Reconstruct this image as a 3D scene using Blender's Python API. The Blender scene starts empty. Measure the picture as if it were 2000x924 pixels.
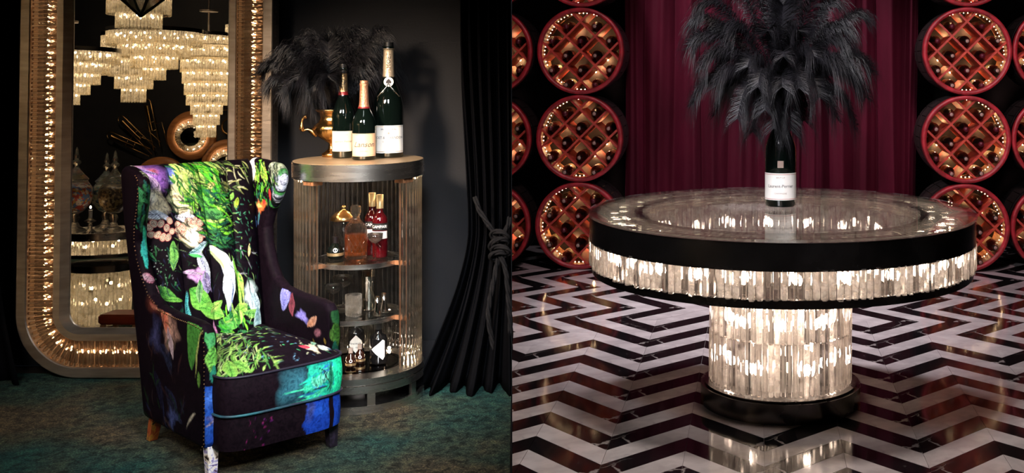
import bpy, bmesh, math, random
import numpy as np
from mathutils import Vector, Matrix
random.seed(7)
PI = math.pi
F, CX, CY, H = 2120.0, 1350.0, 124.0, 1.33      # focal length and vanishing point of the photograph, eye height
S = bpy.context.scene
COL = S.collection
# ---------------------------------------------------------------- camera, world, light, exposure
cam_d = bpy.data.cameras.new('camera')
cam_d.sensor_width = 36.0
cam_d.lens = 36.0 * F / 2000.0
cam_d.shift_x = (1000 - CX) / 2000.0
cam_d.shift_y = (CY - 462) / 2000.0
cam_d.clip_end = 60
cam = bpy.data.objects.new('camera', cam_d)
cam.location = (0, 0, H)
cam.rotation_euler = (PI / 2, 0, 0)
COL.objects.link(cam)
S.camera = cam
world = bpy.data.worlds.new('world')
world.use_nodes = True
world.node_tree.nodes['Background'].inputs[0].default_value = (0.5, 0.6, 0.8, 1)
world.node_tree.nodes['Background'].inputs[1].default_value = 0.004
S.world = world
S.view_settings.view_transform = 'Standard'
S.view_settings.look = 'None'
S.view_settings.gamma = 1.0
S.view_settings.use_curve_mapping = False
S.view_settings.exposure = 0.0
S.cycles.max_bounces = 12
S.cycles.transmission_bounces = 10
S.cycles.transparent_max_bounces = 24
S.cycles.glossy_bounces = 6
S.cycles.diffuse_bounces = 3
S.cycles.sample_clamp_indirect = 4.0
S.cycles.use_denoising = True


def light(name, kind, loc, target, energy, color, size=0.5, size_y=None, spot=None, blend=0.6, spread=None):
    d = bpy.data.lights.new(name, kind)
    d.energy = energy
    d.color = color
    if kind == 'AREA':
        d.shape = 'RECTANGLE'
        d.size = size
        d.size_y = size_y or size
        if spread: d.spread = math.radians(spread)
    elif kind == 'SPOT':
        d.spot_size = math.radians(spot or 40)
        d.spot_blend = blend
        d.shadow_soft_size = size
    else:
        d.shadow_soft_size = size
    o = bpy.data.objects.new(name, d)
    o.location = loc
    o.rotation_euler = (Vector(target) - Vector(loc)).to_track_quat('-Z', 'Y').to_euler()
    COL.objects.link(o)
    return o


# left salon: cool soft key on the armchair from the front left, faint cool rim, teal wash on the carpet
light('salon_key_light', 'AREA', (-1.9, 1.3, 2.5), (-1.7, 3.75, 0.6), 5.5, (1.0, 0.97, 0.95), 0.6, 0.6, spread=45)
light('salon_side_light', 'AREA', (-0.62, 2.2, 1.3), (-1.30, 3.75, 0.25), 4.5, (0.92, 0.97, 1.0), 0.4, 0.4, spread=50)
light('salon_jar_fill', 'SPOT', (-3.3, 2.7, 2.1), (-3.1, 3.52, 0.7), 22, (1.0, 0.85, 0.65), 0.1, spot=40, blend=0.8)  # fill spot added to brighten the jars, not a lamp of the room
light('salon_rug_light', 'SPOT', (-1.0, 2.6, 2.9), (-0.85, 3.95, 0.0), 52, (0.85, 0.97, 0.95), 0.25, spot=44, blend=1.0)
light('salon_wall_light', 'SPOT', (-1.35, 3.2, 2.9), (-1.30, 4.8, 1.9), 4, (0.8, 0.88, 1.0), 0.2, spot=50, blend=1.0)
light('salon_warm_light', 'AREA', (-1.9, 2.2, 2.0), (-1.36, 4.3, 0.8), 11, (1.0, 0.76, 0.55), 0.35, 0.35, spread=40)
light('salon_cool_light', 'AREA', (-0.75, 2.4, 1.9), (-1.33, 4.3, 0.55), 6, (0.9, 0.95, 1.0), 0.35, 0.7, spread=40)
light('salon_far_wall_fill', 'SPOT', (-4.9, 0.6, 2.6), (-5.2, -1.6, 1.0), 60, (1.0, 0.72, 0.45), 0.1, spot=90, blend=1.0)  # added fill to lift the trombones and the dim far wall
# right room: overhead lamp over the table, lamps grazing the velvet and the barrel fronts
light('cellar_floor_light', 'SPOT', (0.35, 5.9, 3.1), (0.35, 5.75, 0.0), 560, (1.0, 0.88, 0.94), 0.25, spot=62, blend=1.0)
light('cellar_front_light', 'SPOT', (0.30, 3.3, 3.1), (0.30, 3.75, 0.0), 210, (1.0, 0.86, 0.80), 0.25, spot=80, blend=1.0)
light('cellar_velvet_light_left', 'SPOT', (-0.60, 6.6, 2.9), (1.0, 7.7, 0.9), 170, (1.0, 0.80, 0.88), 0.1, spot=70, blend=0.9)
light('cellar_velvet_light_right', 'SPOT', (1.65, 6.6, 2.9), (0.2, 7.7, 0.9), 60, (1.0, 0.80, 0.88), 0.1, spot=50, blend=0.9)
light('cellar_barrel_light_left', 'SPOT', (-0.2, 5.0, 2.6), (-0.75, 7.0, 0.9), 75, (1.0, 0.62, 0.66), 0.15, spot=60, blend=1.0)
light('cellar_barrel_light_right', 'SPOT', (1.3, 4.6, 2.6), (1.95, 7.0, 0.9), 190, (1.0, 0.64, 0.68), 0.15, spot=48, blend=1.0)
light('cellar_feather_light', 'AREA', (-0.3, 2.6, 2.3), (0.38, 4.4, 1.15), 11, (0.95, 0.93, 1.0), 0.5, 0.5, spread=60)


def W(px, py, Y):
    """world point seen at photo pixel (px, py) when it stands at depth Y"""
    return Vector(((px - CX) / F * Y, Y, H - (py - CY) / F * Y))


def face_cam(p):
    return math.atan2(-p[0], p[1])


# ---------------------------------------------------------------- mesh building helpers
class MB:
    def __init__(self):
        self.v = []
        self.f = []
        self.m = []
        self.s = []
        self.c = None

    def add(self, vs, fs, mi=0, smooth=False):
        b = len(self.v)
        self.v += [tuple(p) for p in vs]
        for f in fs:
            self.f.append([b + i for i in f])
            self.m.append(mi)
            self.s.append(smooth)
        return self

    def merge(self, o, M=None, mi=None):
        b = len(self.v)
        self.v += [tuple(M @ Vector(p)) for p in o.v] if M is not None else o.v
        for f, m, s in zip(o.f, o.m, o.s):
            self.f.append([b + i for i in f])
            self.m.append(m if mi is None else mi)
            self.s.append(s)
        return self

    def box(self, c, d, M=None, mi=0, bev=0.0):
        x, y, z = d[0] / 2, d[1] / 2, d[2] / 2
        if bev <= 0:
            vs = [Vector((sx * x, sy * y, sz * z)) for sz in (-1, 1) for sy in (-1, 1) for sx in (-1, 1)]
            fs = [(0, 2, 3, 1), (4, 5, 7, 6), (0, 1, 5, 4), (2, 6, 7, 3), (0, 4, 6, 2), (1, 3, 7, 5)]
        else:
            b = bev
            ring = [(-x + b, -y), (x - b, -y), (x, -y + b), (x, y - b), (x - b, y), (-x + b, y), (-x, y - b), (-x, -y + b)]
            k = 1 - b / max(x, y)
            vs = []
            for zz, sc in ((-z, k), (-z + b, 1), (z - b, 1), (z, k)):
                vs += [Vector((p[0] * sc, p[1] * sc, zz)) for p in ring]
            fs = [tuple(reversed(range(8))), tuple(range(24, 32))]
            for r in range(3):
                for i in range(8):
                    j = (i + 1) % 8
                    fs.append((r * 8 + i, r * 8 + j, r * 8 + 8 + j, r * 8 + 8 + i))
        if M is not None: vs = [M @ p for p in vs]
        c = Vector(c)
        return self.add([p + c for p in vs], fs, mi)

    def lathe(self, prof, n=32, c=(0, 0, 0), mi=0, a0=0, a1=2 * PI, smooth=True, M=None):
        full = abs(a1 - a0 - 2 * PI) < 1e-6
        k = n if full else n + 1
        vs = []
        for r, z in prof:
            for i in range(k):
                a = a0 + (a1 - a0) * i / n
                p = Vector((r * math.cos(a), r * math.sin(a), z))
                if M is not None: p = M @ p
                vs.append((p[0] + c[0], p[1] + c[1], p[2] + c[2]))
        fs = []
        for j in range(len(prof) - 1):
            for i in range(n):
                i2 = (i + 1) % k
                fs.append((j * k + i, j * k + i2, (j + 1) * k + i2, (j + 1) * k + i))
        return self.add(vs, fs, mi, smooth)

    def ring(self, r0, r1, z0, z1, n=96, c=(0, 0, 0), mi=0, a0=0, a1=2 * PI, smooth=True):
        """rectangular-section ring; corners kept sharp by duplicated loops"""
        for (p, q) in (((r1, z0), (r1, z1)), ((r1, z1), (r0, z1)), ((r0, z1), (r0, z0)), ((r0, z0), (r1, z0))):
            self.lathe([p, q], n, c, mi, a0, a1, smooth)
        return self

    def disc(self, r, z, n=64, c=(0, 0, 0), mi=0, flip=False):
        vs = [(c[0] + r * math.cos(2 * PI * i / n), c[1] + r * math.sin(2 * PI * i / n), z + c[2]) for i in range(n)]
        return self.add(vs, [tuple(range(n))[::-1] if flip else tuple(range(n))], mi)

    def cyl(self, r, z0, z1, n=32, c=(0, 0, 0), mi=0):
        self.lathe([(r, z0), (r, z1)], n, c, mi)
        self.disc(r, z1, n, c, mi)
        self.disc(r, z0, n, c, mi, True)
        return self

    def tube(self, pts, rad, n=8, mi=0, cap=True, closed=False):
        pts = [Vector(p) for p in pts]
        L = len(pts)
        rr = rad if isinstance(rad, (list, tuple)) else [rad] * L
        vs = []
        up = None
        for i, p in enumerate(pts):
            if closed: t = pts[(i + 1) % L] - pts[i - 1]
            else: t = pts[min(i + 1, L - 1)] - pts[max(i - 1, 0)]
            t = t.normalized() if t.length > 1e-9 else Vector((0, 0, 1))
            if up is None:
                up = Vector((0, 0, 1)) if abs(t.z) < 0.9 else Vector((1, 0, 0))
            side = t.cross(up)
            side = side.normalized() if side.length > 1e-6 else Vector((1, 0, 0))
            up = side.cross(t).normalized()
            for k in range(n):
                a = 2 * PI * k / n
                vs.append(p + (side * math.cos(a) + up * math.sin(a)) * rr[i])
        fs = []
        for i in range(L if closed else L - 1):
            i2 = (i + 1) % L
            for k in range(n):
                k2 = (k + 1) % n
                fs.append((i * n + k, i * n + k2, i2 * n + k2, i2 * n + k))
        if cap and not closed:
            fs.append(tuple(reversed(range(n))))
            fs.append(tuple((L - 1) * n + k for k in range(n)))
        return self.add(vs, fs, mi, True)

    def ball(self, c, r, n=10, mi=0, sc=(1, 1, 1)):
        m = max(4, n // 2)
        prof = [(r * math.sin(PI * j / m), -r * math.cos(PI * j / m)) for j in range(m + 1)]
        prof[0] = (1e-5, -r)
        prof[-1] = (1e-5, r)
        return self.lathe(prof, n, c, mi, M=Matrix.Diagonal((sc[0], sc[1], sc[2])))

    def poly(self, pts, z0, z1, mi=0, cham=0.0):
        """vertical prism on a horizontal polygon"""
        n = len(pts)
        if cham <= 0:
            vs = [(p[0], p[1], z0) for p in pts] + [(p[0], p[1], z1) for p in pts]
            fs = [tuple(range(n, 2 * n))] + [(i, (i + 1) % n, n + (i + 1) % n, n + i) for i in range(n)]
        return self.add(vs, fs, mi)


def link(name, me, parent=None, loc=None, rot=None):
    o = bpy.data.objects.new(name, me)
    COL.objects.link(o)
    if parent is not None: o.parent = parent
    if loc is not None: o.location = loc
    if rot is not None: o.rotation_euler = rot
    return o


def mesh(name, mb, mats):
    me = bpy.data.meshes.new(name)
    me.from_pydata([tuple(p) for p in mb.v], [], mb.f)
    if not isinstance(mats, (list, tuple)): mats = [mats]
    for m in mats: me.materials.append(m)
    me.polygons.foreach_set('material_index', mb.m)
    me.polygons.foreach_set('use_smooth', mb.s)
    me.update()
    return me


def obj(name, mb, mats, parent=None, loc=None, rot=None, kind=None, label=None):
    o = link(name, mesh(name, mb, mats), parent, loc, rot)
    if kind: o['kind'] = kind
    if label: o['label'] = label
    return o


def tag(o, label, cat, group=None):
    o['label'] = label
    o['category'] = cat
    if group: o['group'] = group
    return o


def thing(name, label, cat, loc=(0, 0, 0), rz=0, group=None):
    o = bpy.data.objects.new(name, None)
    o.empty_display_size = 0.1
    COL.objects.link(o)
    o.location = loc
    o.rotation_euler = (0, 0, rz)
    return tag(o, label, cat, group)


def copy_tree(o, parent=None, loc=None, rz=None):
    c = o.copy()
    COL.objects.link(c)
    if parent is not None: c.parent = parent
    if loc is not None: c.location = loc
    if rz is not None: c.rotation_euler = (0, 0, rz)
    for ch in list(o.children): copy_tree(ch, c)
    return c


def modmesh(o, *mods):
    """apply modifiers built by callables and return evaluated mesh"""
    for m in mods: m(o)
    dg = bpy.context.evaluated_depsgraph_get()
    me = bpy.data.meshes.new_from_object(o.evaluated_get(dg))
    return me


# ---------------------------------------------------------------- materials
def newmat(name):
    m = bpy.data.materials.new(name)
    m.use_nodes = True
    nt = m.node_tree
    nt.nodes.clear()
    out = nt.nodes.new('ShaderNodeOutputMaterial')
    return m, nt, out


def N(nt, t, **kw):
    n = nt.nodes.new(t)
    for k, v in kw.items():
        if k.startswith('i_'):
            n.inputs[k[2:].replace('_', ' ')].default_value = v
        else: setattr(n, k, v)
    return n


def pm(name, col, rough=0.5, metal=0.0, col2=None, scale=8.0, detail=4.0, bump=0.0, bscale=None, trans=0.0, ior=1.5,
       coat=0.0, sheen=0.0, sheen_col=None, spec=0.5, stretch=(1, 1, 1), lo=0.35, hi=0.65, rvar=0.0, aniso=0.0, emit=None, estr=0.0):
    m, nt, out = newmat(name)
    b = N(nt, 'ShaderNodeBsdfPrincipled')
    nt.links.new(b.outputs[0], out.inputs[0])
    b.inputs['Base Color'].default_value = (*col, 1)
    b.inputs['Roughness'].default_value = rough
    b.inputs['Metallic'].default_value = metal
    b.inputs['IOR'].default_value = ior
    b.inputs['Transmission Weight'].default_value = trans
    b.inputs['Coat Weight'].default_value = coat
    b.inputs['Coat Roughness'].default_value = 0.06
    b.inputs['Specular IOR Level'].default_value = spec
    b.inputs['Anisotropic'].default_value = aniso
    if sheen:
        b.inputs['Sheen Weight'].default_value = sheen
        b.inputs['Sheen Roughness'].default_value = 0.35
        b.inputs['Sheen Tint'].default_value = (*(sheen_col or (1, 1, 1)), 1)
    if emit:
        b.inputs['Emission Color'].default_value = (*emit, 1)
        b.inputs['Emission Strength'].default_value = estr
    if True:
        tc = N(nt, 'ShaderNodeTexCoord')
        mp = N(nt, 'ShaderNodeMapping')
        mp.inputs['Scale'].default_value = stretch
        nt.links.new(tc.outputs['Object'], mp.inputs[0])
        no = N(nt, 'ShaderNodeTexNoise')
        no.inputs['Scale'].default_value = scale
        no.inputs['Detail'].default_value = detail
        nt.links.new(mp.outputs[0], no.inputs['Vector'])
        rp = N(nt, 'ShaderNodeValToRGB')
        rp.color_ramp.elements[0].position = lo
        rp.color_ramp.elements[1].position = hi
        c2 = col2 or tuple(c * 0.82 for c in col)
        rp.color_ramp.elements[0].color = (*c2, 1)
        rp.color_ramp.elements[1].color = (*col, 1)
        nt.links.new(no.outputs[0], rp.inputs[0])
        nt.links.new(rp.outputs[0], b.inputs['Base Color'])
        if rvar:
            mr = N(nt, 'ShaderNodeMapRange')
            mr.inputs['To Min'].default_value = max(0.0, rough - rvar)
            mr.inputs['To Max'].default_value = rough + rvar
            nt.links.new(no.outputs[0], mr.inputs[0])
            nt.links.new(mr.outputs[0], b.inputs['Roughness'])
        if bump:
            n2 = N(nt, 'ShaderNodeTexNoise')
            n2.inputs['Scale'].default_value = bscale or scale * 4
            n2.inputs['Detail'].default_value = 5
            nt.links.new(mp.outputs[0], n2.inputs['Vector'])
            bp = N(nt, 'ShaderNodeBump')
            bp.inputs['Strength'].default_value = bump
            bp.inputs['Distance'].default_value = 0.01
            nt.links.new(n2.outputs[0], bp.inputs['Height'])
            nt.links.new(bp.outputs[0], b.inputs['Normal'])
    return m


def emat(name, col, strength):
    m, nt, out = newmat(name)
    e = N(nt, 'ShaderNodeEmission')
    e.inputs[0].default_value = (*col, 1)
    e.inputs[1].default_value = strength
    nt.links.new(e.outputs[0], out.inputs[0])
    return m


def crystal(name, col=(1, 1, 1), glass=0.6, transp=0.2, transl=0.2, ior=1.5, rough=0.0):
    """cut glass: clear refraction, some straight-through light and a little milky scatter"""
    m, nt, out = newmat(name)
    g = N(nt, 'ShaderNodeBsdfGlass')
    g.inputs['IOR'].default_value = ior
    g.inputs['Roughness'].default_value = rough
    g.inputs[0].default_value = (*col, 1)
    t = N(nt, 'ShaderNodeBsdfTransparent')
    t.inputs[0].default_value = (*col, 1)
    s = N(nt, 'ShaderNodeBsdfTranslucent')
    s.inputs[0].default_value = (*col, 1)
    # every prism is cut a little differently: random tint of the milkiness
    oi = N(nt, 'ShaderNodeTexNoise')
    oi.inputs['Scale'].default_value = 30
    geo = N(nt, 'ShaderNodeNewGeometry')
    nt.links.new(geo.outputs['Position'], oi.inputs['Vector'])
    mr = N(nt, 'ShaderNodeMapRange')
    mr.inputs['From Min'].default_value = 0.3
    mr.inputs['From Max'].default_value = 0.7
    mr.inputs['To Min'].default_value = 0.0
    mr.inputs['To Max'].default_value = min(1, transl * 2 / max(1e-6, (transl + transp)))
    nt.links.new(oi.outputs[0], mr.inputs[0])
    m1 = N(nt, 'ShaderNodeMixShader')
    nt.links.new(mr.outputs[0], m1.inputs[0])
    nt.links.new(t.outputs[0], m1.inputs[1])
    nt.links.new(s.outputs[0], m1.inputs[2])
    m2 = N(nt, 'ShaderNodeMixShader')
    m2.inputs[0].default_value = glass
    nt.links.new(m1.outputs[0], m2.inputs[1])
    nt.links.new(g.outputs[0], m2.inputs[2])
    nt.links.new(m2.outputs[0], out.inputs[0])
    return m


def marble(name, base, vein, vscale, amt, rough, spec=0.5):
    m, nt, out = newmat(name)
    b = N(nt, 'ShaderNodeBsdfPrincipled')
    b.inputs['Roughness'].default_value = rough
    b.inputs['Specular IOR Level'].default_value = spec
    nt.links.new(b.outputs[0], out.inputs[0])
    tc = N(nt, 'ShaderNodeTexCoord')
    no = N(nt, 'ShaderNodeTexNoise')
    no.inputs['Scale'].default_value = 3.0
    no.inputs['Detail'].default_value = 6
    nt.links.new(tc.outputs['Object'], no.inputs['Vector'])
    mx = N(nt, 'ShaderNodeMixRGB')
    mx.inputs[0].default_value = 0.35
    nt.links.new(tc.outputs['Object'], mx.inputs[1])
    nt.links.new(no.outputs['Color'], mx.inputs[2])
    vo = N(nt, 'ShaderNodeTexVoronoi')
    vo.feature = 'DISTANCE_TO_EDGE'
    vo.inputs['Scale'].default_value = vscale
    nt.links.new(mx.outputs[0], vo.inputs['Vector'])
    r = N(nt, 'ShaderNodeValToRGB')
    r.color_ramp.elements[0].position = 0.0
    r.color_ramp.elements[0].color = (1, 1, 1, 1)
    r.color_ramp.elements[1].position = 0.035
    r.color_ramp.elements[1].color = (0, 0, 0, 1)
    nt.links.new(vo.outputs['Distance'], r.inputs[0])
    n2 = N(nt, 'ShaderNodeTexNoise')
    n2.inputs['Scale'].default_value = 2.2
    nt.links.new(tc.outputs['Object'], n2.inputs['Vector'])
    r2 = N(nt, 'ShaderNodeValToRGB')
    r2.color_ramp.elements[0].position = 0.5
    r2.color_ramp.elements[1].position = 0.68
    nt.links.new(n2.outputs[0], r2.inputs[0])
    mu = N(nt, 'ShaderNodeMath', operation='MULTIPLY')
    nt.links.new(r.outputs[0], mu.inputs[0])
    nt.links.new(r2.outputs[0], mu.inputs[1])
    m3 = N(nt, 'ShaderNodeMath', operation='MULTIPLY')
    m3.inputs[1].default_value = amt
    nt.links.new(mu.outputs[0], m3.inputs[0])
    cl = N(nt, 'ShaderNodeTexNoise')
    cl.inputs['Scale'].default_value = 14
    cl.inputs['Detail'].default_value = 7
    nt.links.new(mx.outputs[0], cl.inputs['Vector'])
    rc = N(nt, 'ShaderNodeValToRGB')
    rc.color_ramp.elements[0].position = 0.3
    rc.color_ramp.elements[0].color = (*[c * 0.72 for c in base], 1)
    rc.color_ramp.elements[1].position = 0.7
    rc.color_ramp.elements[1].color = (*base, 1)
    nt.links.new(cl.outputs[0], rc.inputs[0])
    m4 = N(nt, 'ShaderNodeMixRGB')
    nt.links.new(m3.outputs[0], m4.inputs[0])
    nt.links.new(rc.outputs[0], m4.inputs[1])
    m4.inputs[2].default_value = (*vein, 1)
    nt.links.new(m4.outputs[0], b.inputs['Base Color'])
    return m


M = {}
M['white_marble'] = marble('white_marble', (0.62, 0.58, 0.58), (0.30, 0.28, 0.29), 5, 0.7, 0.10)
M['black_marble'] = marble('black_marble', (0.009, 0.008, 0.009), (0.55, 0.50, 0.48), 7, 0.9, 0.08, 0.25)
M['grout'] = pm('grout', (0.22, 0.20, 0.19), 0.7)
M['dark_steel'] = pm('dark_steel', (0.17, 0.155, 0.15), 0.26, 0.95, col2=(0.09, 0.08, 0.078), scale=6, rvar=0.08)
M['brushed_steel'] = pm('brushed_steel', (0.55, 0.51, 0.47), 0.26, 1.0, col2=(0.50, 0.46, 0.42), scale=9, stretch=(1, 1, 12), rvar=0.06)
M['crystal'] = crystal('crystal', (1.0, 0.97, 0.94), 0.60, 0.18, 0.22)
M['crystal_drum'] = crystal('crystal_drum', (1.0, 0.96, 0.93), 0.74, 0.15, 0.11)
M['crystal_clear'] = crystal('crystal_clear', (1.0, 0.97, 0.95), 0.90, 0.09, 0.01)
M['crystal_milky'] = crystal('crystal_milky', (1.0, 0.96, 0.93), 0.50, 0.18, 0.32)
M['crystal_rod'] = crystal('crystal_rod', (1.0, 0.98, 0.95), 0.80, 0.16, 0.04)
M['crystal_amber'] = crystal('crystal_amber', (0.96, 0.86, 0.76), 0.86, 0.12, 0.02)
M['crystal_lamp'] = crystal('crystal_lamp', (1.0, 0.95, 0.84), 0.55, 0.20, 0.25)
M['glass'] = crystal('glass', (0.98, 0.98, 0.98), 0.85, 0.15, 0.0)
M['table_glass'] = crystal('table_glass', (0.97, 0.98, 0.98), 0.5, 0.5, 0.0, 1.55)
M['bulb'] = emat('bulb', (1.0, 0.80, 0.64), 115)
M['bulb_warm'] = emat('bulb_warm', (1.0, 0.70, 0.40), 110)
M['bulb_cabinet'] = emat('bulb_cabinet', (1.0, 0.76, 0.50), 260)
M['bulb_small'] = emat('bulb_small', (1.0, 0.66, 0.36), 60)
M['bulb_rear_fill'] = emat('bulb_rear_fill', (1.0, 0.50, 0.22), 1500)
M['bulb_lamp'] = emat('bulb_lamp', (1.0, 0.78, 0.52), 170)
M['inner_plate'] = pm('inner_plate', (0.75, 0.72, 0.70), 0.12, 1.0)
M['red_paint'] = pm('red_paint', (0.50, 0.03, 0.045), 0.42, col2=(0.20, 0.02, 0.022), scale=14, bump=0.1)
M['red_wood'] = pm('red_wood', (0.62, 0.085, 0.05), 0.5, col2=(0.40, 0.045, 0.035), scale=9, stretch=(1, 1, 6), bump=0.1)
M['oak_stain'] = pm('oak_stain', (0.48, 0.27, 0.14), 0.5, col2=(0.26, 0.11, 0.05), scale=8, stretch=(1, 1, 6), bump=0.1)
M['black_oak'] = pm('black_oak', (0.02, 0.014, 0.012), 0.55, col2=(0.010, 0.008, 0.007), scale=12, bump=0.2)
M['shade_black'] = pm('shade_black', (0.003, 0.002, 0.002), 0.8)  # barrel back: the shade deep inside is put into this near-black colour
M['iron'] = pm('iron', (0.05, 0.045, 0.045), 0.4, 0.8)
M['wine_glass_dark'] = pm('wine_glass_dark', (0.006, 0.005, 0.004), 0.08, coat=0.6)
M['capsule_black'] = pm('capsule_black', (0.012, 0.008, 0.008), 0.3)
M['capsule_wine'] = pm('capsule_wine', (0.10, 0.008, 0.02), 0.3)
M['cork'] = pm('cork', (0.42, 0.30, 0.24), 0.6, scale=60)
M['cream_label'] = pm('cream_label', (0.62, 0.55, 0.42), 0.55, scale=30)
M['velvet_wine'] = pm('velvet_wine', (0.085, 0.004, 0.018), 0.75, col2=(0.055, 0.002, 0.011), scale=5, bump=0.15, bscale=60, sheen=0.35, spec=0.2, sheen_col=(0.95, 0.14, 0.30), stretch=(1, 1, 0.3))
M['velvet_black'] = pm('velvet_black', (0.0022, 0.0022, 0.003), 0.8, scale=5, bump=0.15, bscale=60, spec=0.04, sheen=0.0, sheen_col=(0.5, 0.5, 0.7))
M['feather'] = pm('feather', (0.010, 0.009, 0.012), 0.5, col2=(0.004, 0.004, 0.005), scale=20, spec=0.3)
M['dark_wall'] = pm('dark_wall', (0.013, 0.0135, 0.016), 0.6, col2=(0.009, 0.0095, 0.012), scale=3, bump=0.05, bscale=90, spec=0.15)
M['dark_brick'] = pm('dark_brick', (0.035, 0.028, 0.022), 0.8, scale=10, bump=0.4)
M['ceiling_black'] = pm('ceiling_black', (0.015, 0.013, 0.012), 0.7)


# ================================================================= SHELL
DIV = -350.0 / F           # the dividing panel stands on the line x = DIV * y


def grid_wall(name, p0, ux, uz, w, h, mat, th=0.05, nrm=(0, 1, 0)):
    mb = MB()
    p0 = Vector(p0); ux = Vector(ux); uz = Vector(uz); n = Vector(nrm) * th
    vs = [p0, p0 + ux * w, p0 + ux * w + uz * h, p0 + uz * h]
    vs += [v + n for v in vs]
    mb.add(vs, [(0, 1, 2, 3), (7, 6, 5, 4), (0, 4, 5, 1), (1, 5, 6, 2), (2, 6, 7, 3), (3, 7, 4, 0)])
    return obj(name, mb, mat, kind='structure')


WY = 4.80                                   # back wall of the left salon
grid_wall('wall_salon_back', (-7.0, WY, 0), (1, 0, 0), (0, 0, 1), 7.0 + DIV * (WY + 0.08) - 0.001, 3.2, M['dark_wall'], 0.08)
grid_wall('wall_salon_left', (-7.0, -1.6, 0), (0, 1, 0), (0, 0, 1), WY + 1.68, 3.2, M['dark_wall'], 0.08, (-1, 0, 0))
grid_wall('wall_salon_front', (-7.0, -1.6, 0), (1, 0, 0), (0, 0, 1), 7.25, 3.2, M['dark_wall'], 0.08, (0, -1, 0))
dv = Vector((DIV, 1, 0)).normalized()
grid_wall('wall_divider', (DIV * 3.35, 3.35, 0), dv, (0, 0, 1), (WY + 0.08 - 3.35) * math.hypot(1, DIV), 3.2, M['dark_wall'], 0.0026, (-dv.y, dv.x, 0))
grid_wall('wall_divider_rear', (-DIV * 2.0 + 0, -2.0, 0), dv, (0, 0, 1), 1.9, 3.2, M['dark_wall'], 0.03, (-dv.y, dv.x, 0))
grid_wall('wall_cellar_front', (0.35, -2.0, 0), (1, 0, 0), (0, 0, 1), 3.9, 3.2, M['dark_wall'], 0.08, (0, -1, 0))
grid_wall('wall_cellar_right', (4.2, -2.0, 0), (0, 1, 0), (0, 0, 1), 10.6, 3.2, M['dark_brick'], 0.08, (1, 0, 0))
grid_wall('wall_cellar_back', (-2.6, 8.6, 0), (1, 0, 0), (0, 0, 1), 6.9, 3.2, M['dark_brick'], 0.08)
grid_wall('wall_cellar_left', (-2.6, WY + 0.08, 0), (0, 1, 0), (0, 0, 1), 3.8, 3.2, M['dark_brick'], 0.08, (-1, 0, 0))
grid_wall('ceiling', (-7.0, -2.0, 3.2), (1, 0, 0), (0, 1, 0), 11.2, 10.7, M['ceiling_black'], 0.1, (0, 0, 1))
grid_wall('baseboard_salon', (-7.0, WY - 0.02, 0.0), (1, 0, 0), (0, 0, 1), 7.0 + DIV * WY - 0.004, 0.11, pm('baseboard_black', (0.012, 0.012, 0.015), 0.4), 0.02)
fb = MB()
fb.poly([(-2.6, WY + 0.0), (DIV * WY, WY + 0.0), (0.38, -2.0), (4.2, -2.0), (4.2, 8.6), (-2.6, 8.6)][::-1][::-1], -0.06, -0.0045)
floor_r = obj('floor_cellar', fb, M['grout'], kind='structure')

# ---- marble chevron tiles -------------------------------------------------
CW, RW = 0.2036 * H, 0.2715
KX, KY = 0.0599, -0.029


def PQ(P, Q):
    p = P * CW
    q = Q * RW
    Y0 = 5.353 + q
    # joint line P passes X - KX*Y = 0.0273 + p
    Y = (Y0 + KY * (0.0273 + p)) / (1 - KY * KX)
    return Vector((0.0273 + p + KX * Y, Y))


def clip(poly, a, b, c):
    """keep a*x+b*y+c >= 0"""
    out = []
    n = len(poly)
    for i in range(n):
        p, q = poly[i], poly[(i + 1) % n]
        dp = a * p[0] + b * p[1] + c
        dq = a * q[0] + b * q[1] + c
        if dp >= 0: out.append(p)
        if (dp >= 0) != (dq >= 0):
            t = dp / (dp - dq)
            out.append((p[0] + (q[0] - p[0]) * t, p[1] + (q[1] - p[1]) * t))
    return out


def area(poly):
    return 0.5 * abs(sum(poly[i][0] * poly[(i + 1) % len(poly)][1] - poly[(i + 1) % len(poly)][0] * poly[i][1] for i in range(len(poly))))


tiles = []
for col in range(-14, 16):
    # front field: columns between joints col and col+1; V pointing to the viewer at even joints
    down0 = (col % 2 == 0)
    for k in range(-40, 30):
        for half in (0, 1):
            q0 = k / 1.0 + half * 0.5
            s0, s1 = (0, 1) if down0 else (1, 0)
            poly = [(col, q0 + s0), (col + 1, q0 + s1), (col + 1, q0 + s1 + 0.5), (col, q0 + s0 + 0.5)]
            # the white strip along the seam is double wide; keep the part under Q = 3 - |P|
            if col < 0: poly = clip(poly, 1, -1, 3)
            else: poly = clip(poly, -1, -1, 3)
            if len(poly) >= 3: tiles.append((poly, half))
for row in range(-14, 14):
    right0 = (row % 2 == 0)                  # right tips (left of the axis) stand on even rows
    for k in range(-40, 40):
        for half in (0, 1):
            p0 = k + half * 0.5
            s0, s1 = (0, -1) if right0 else (-1, 0)
            poly = [(p0 + s0, row), (p0 + s0 + 0.5, row), (p0 + s1 + 0.5, row + 1), (p0 + s1, row + 1)]
            left = clip(clip(poly, -1, 0, 0), -1, 1, -3)
            if len(left) >= 3 and area(left) > 0.01:
                tiles.append((left, half))
                tiles.append(([(-p[0], p[1]) for p in left][::-1], half))
tl = []
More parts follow.
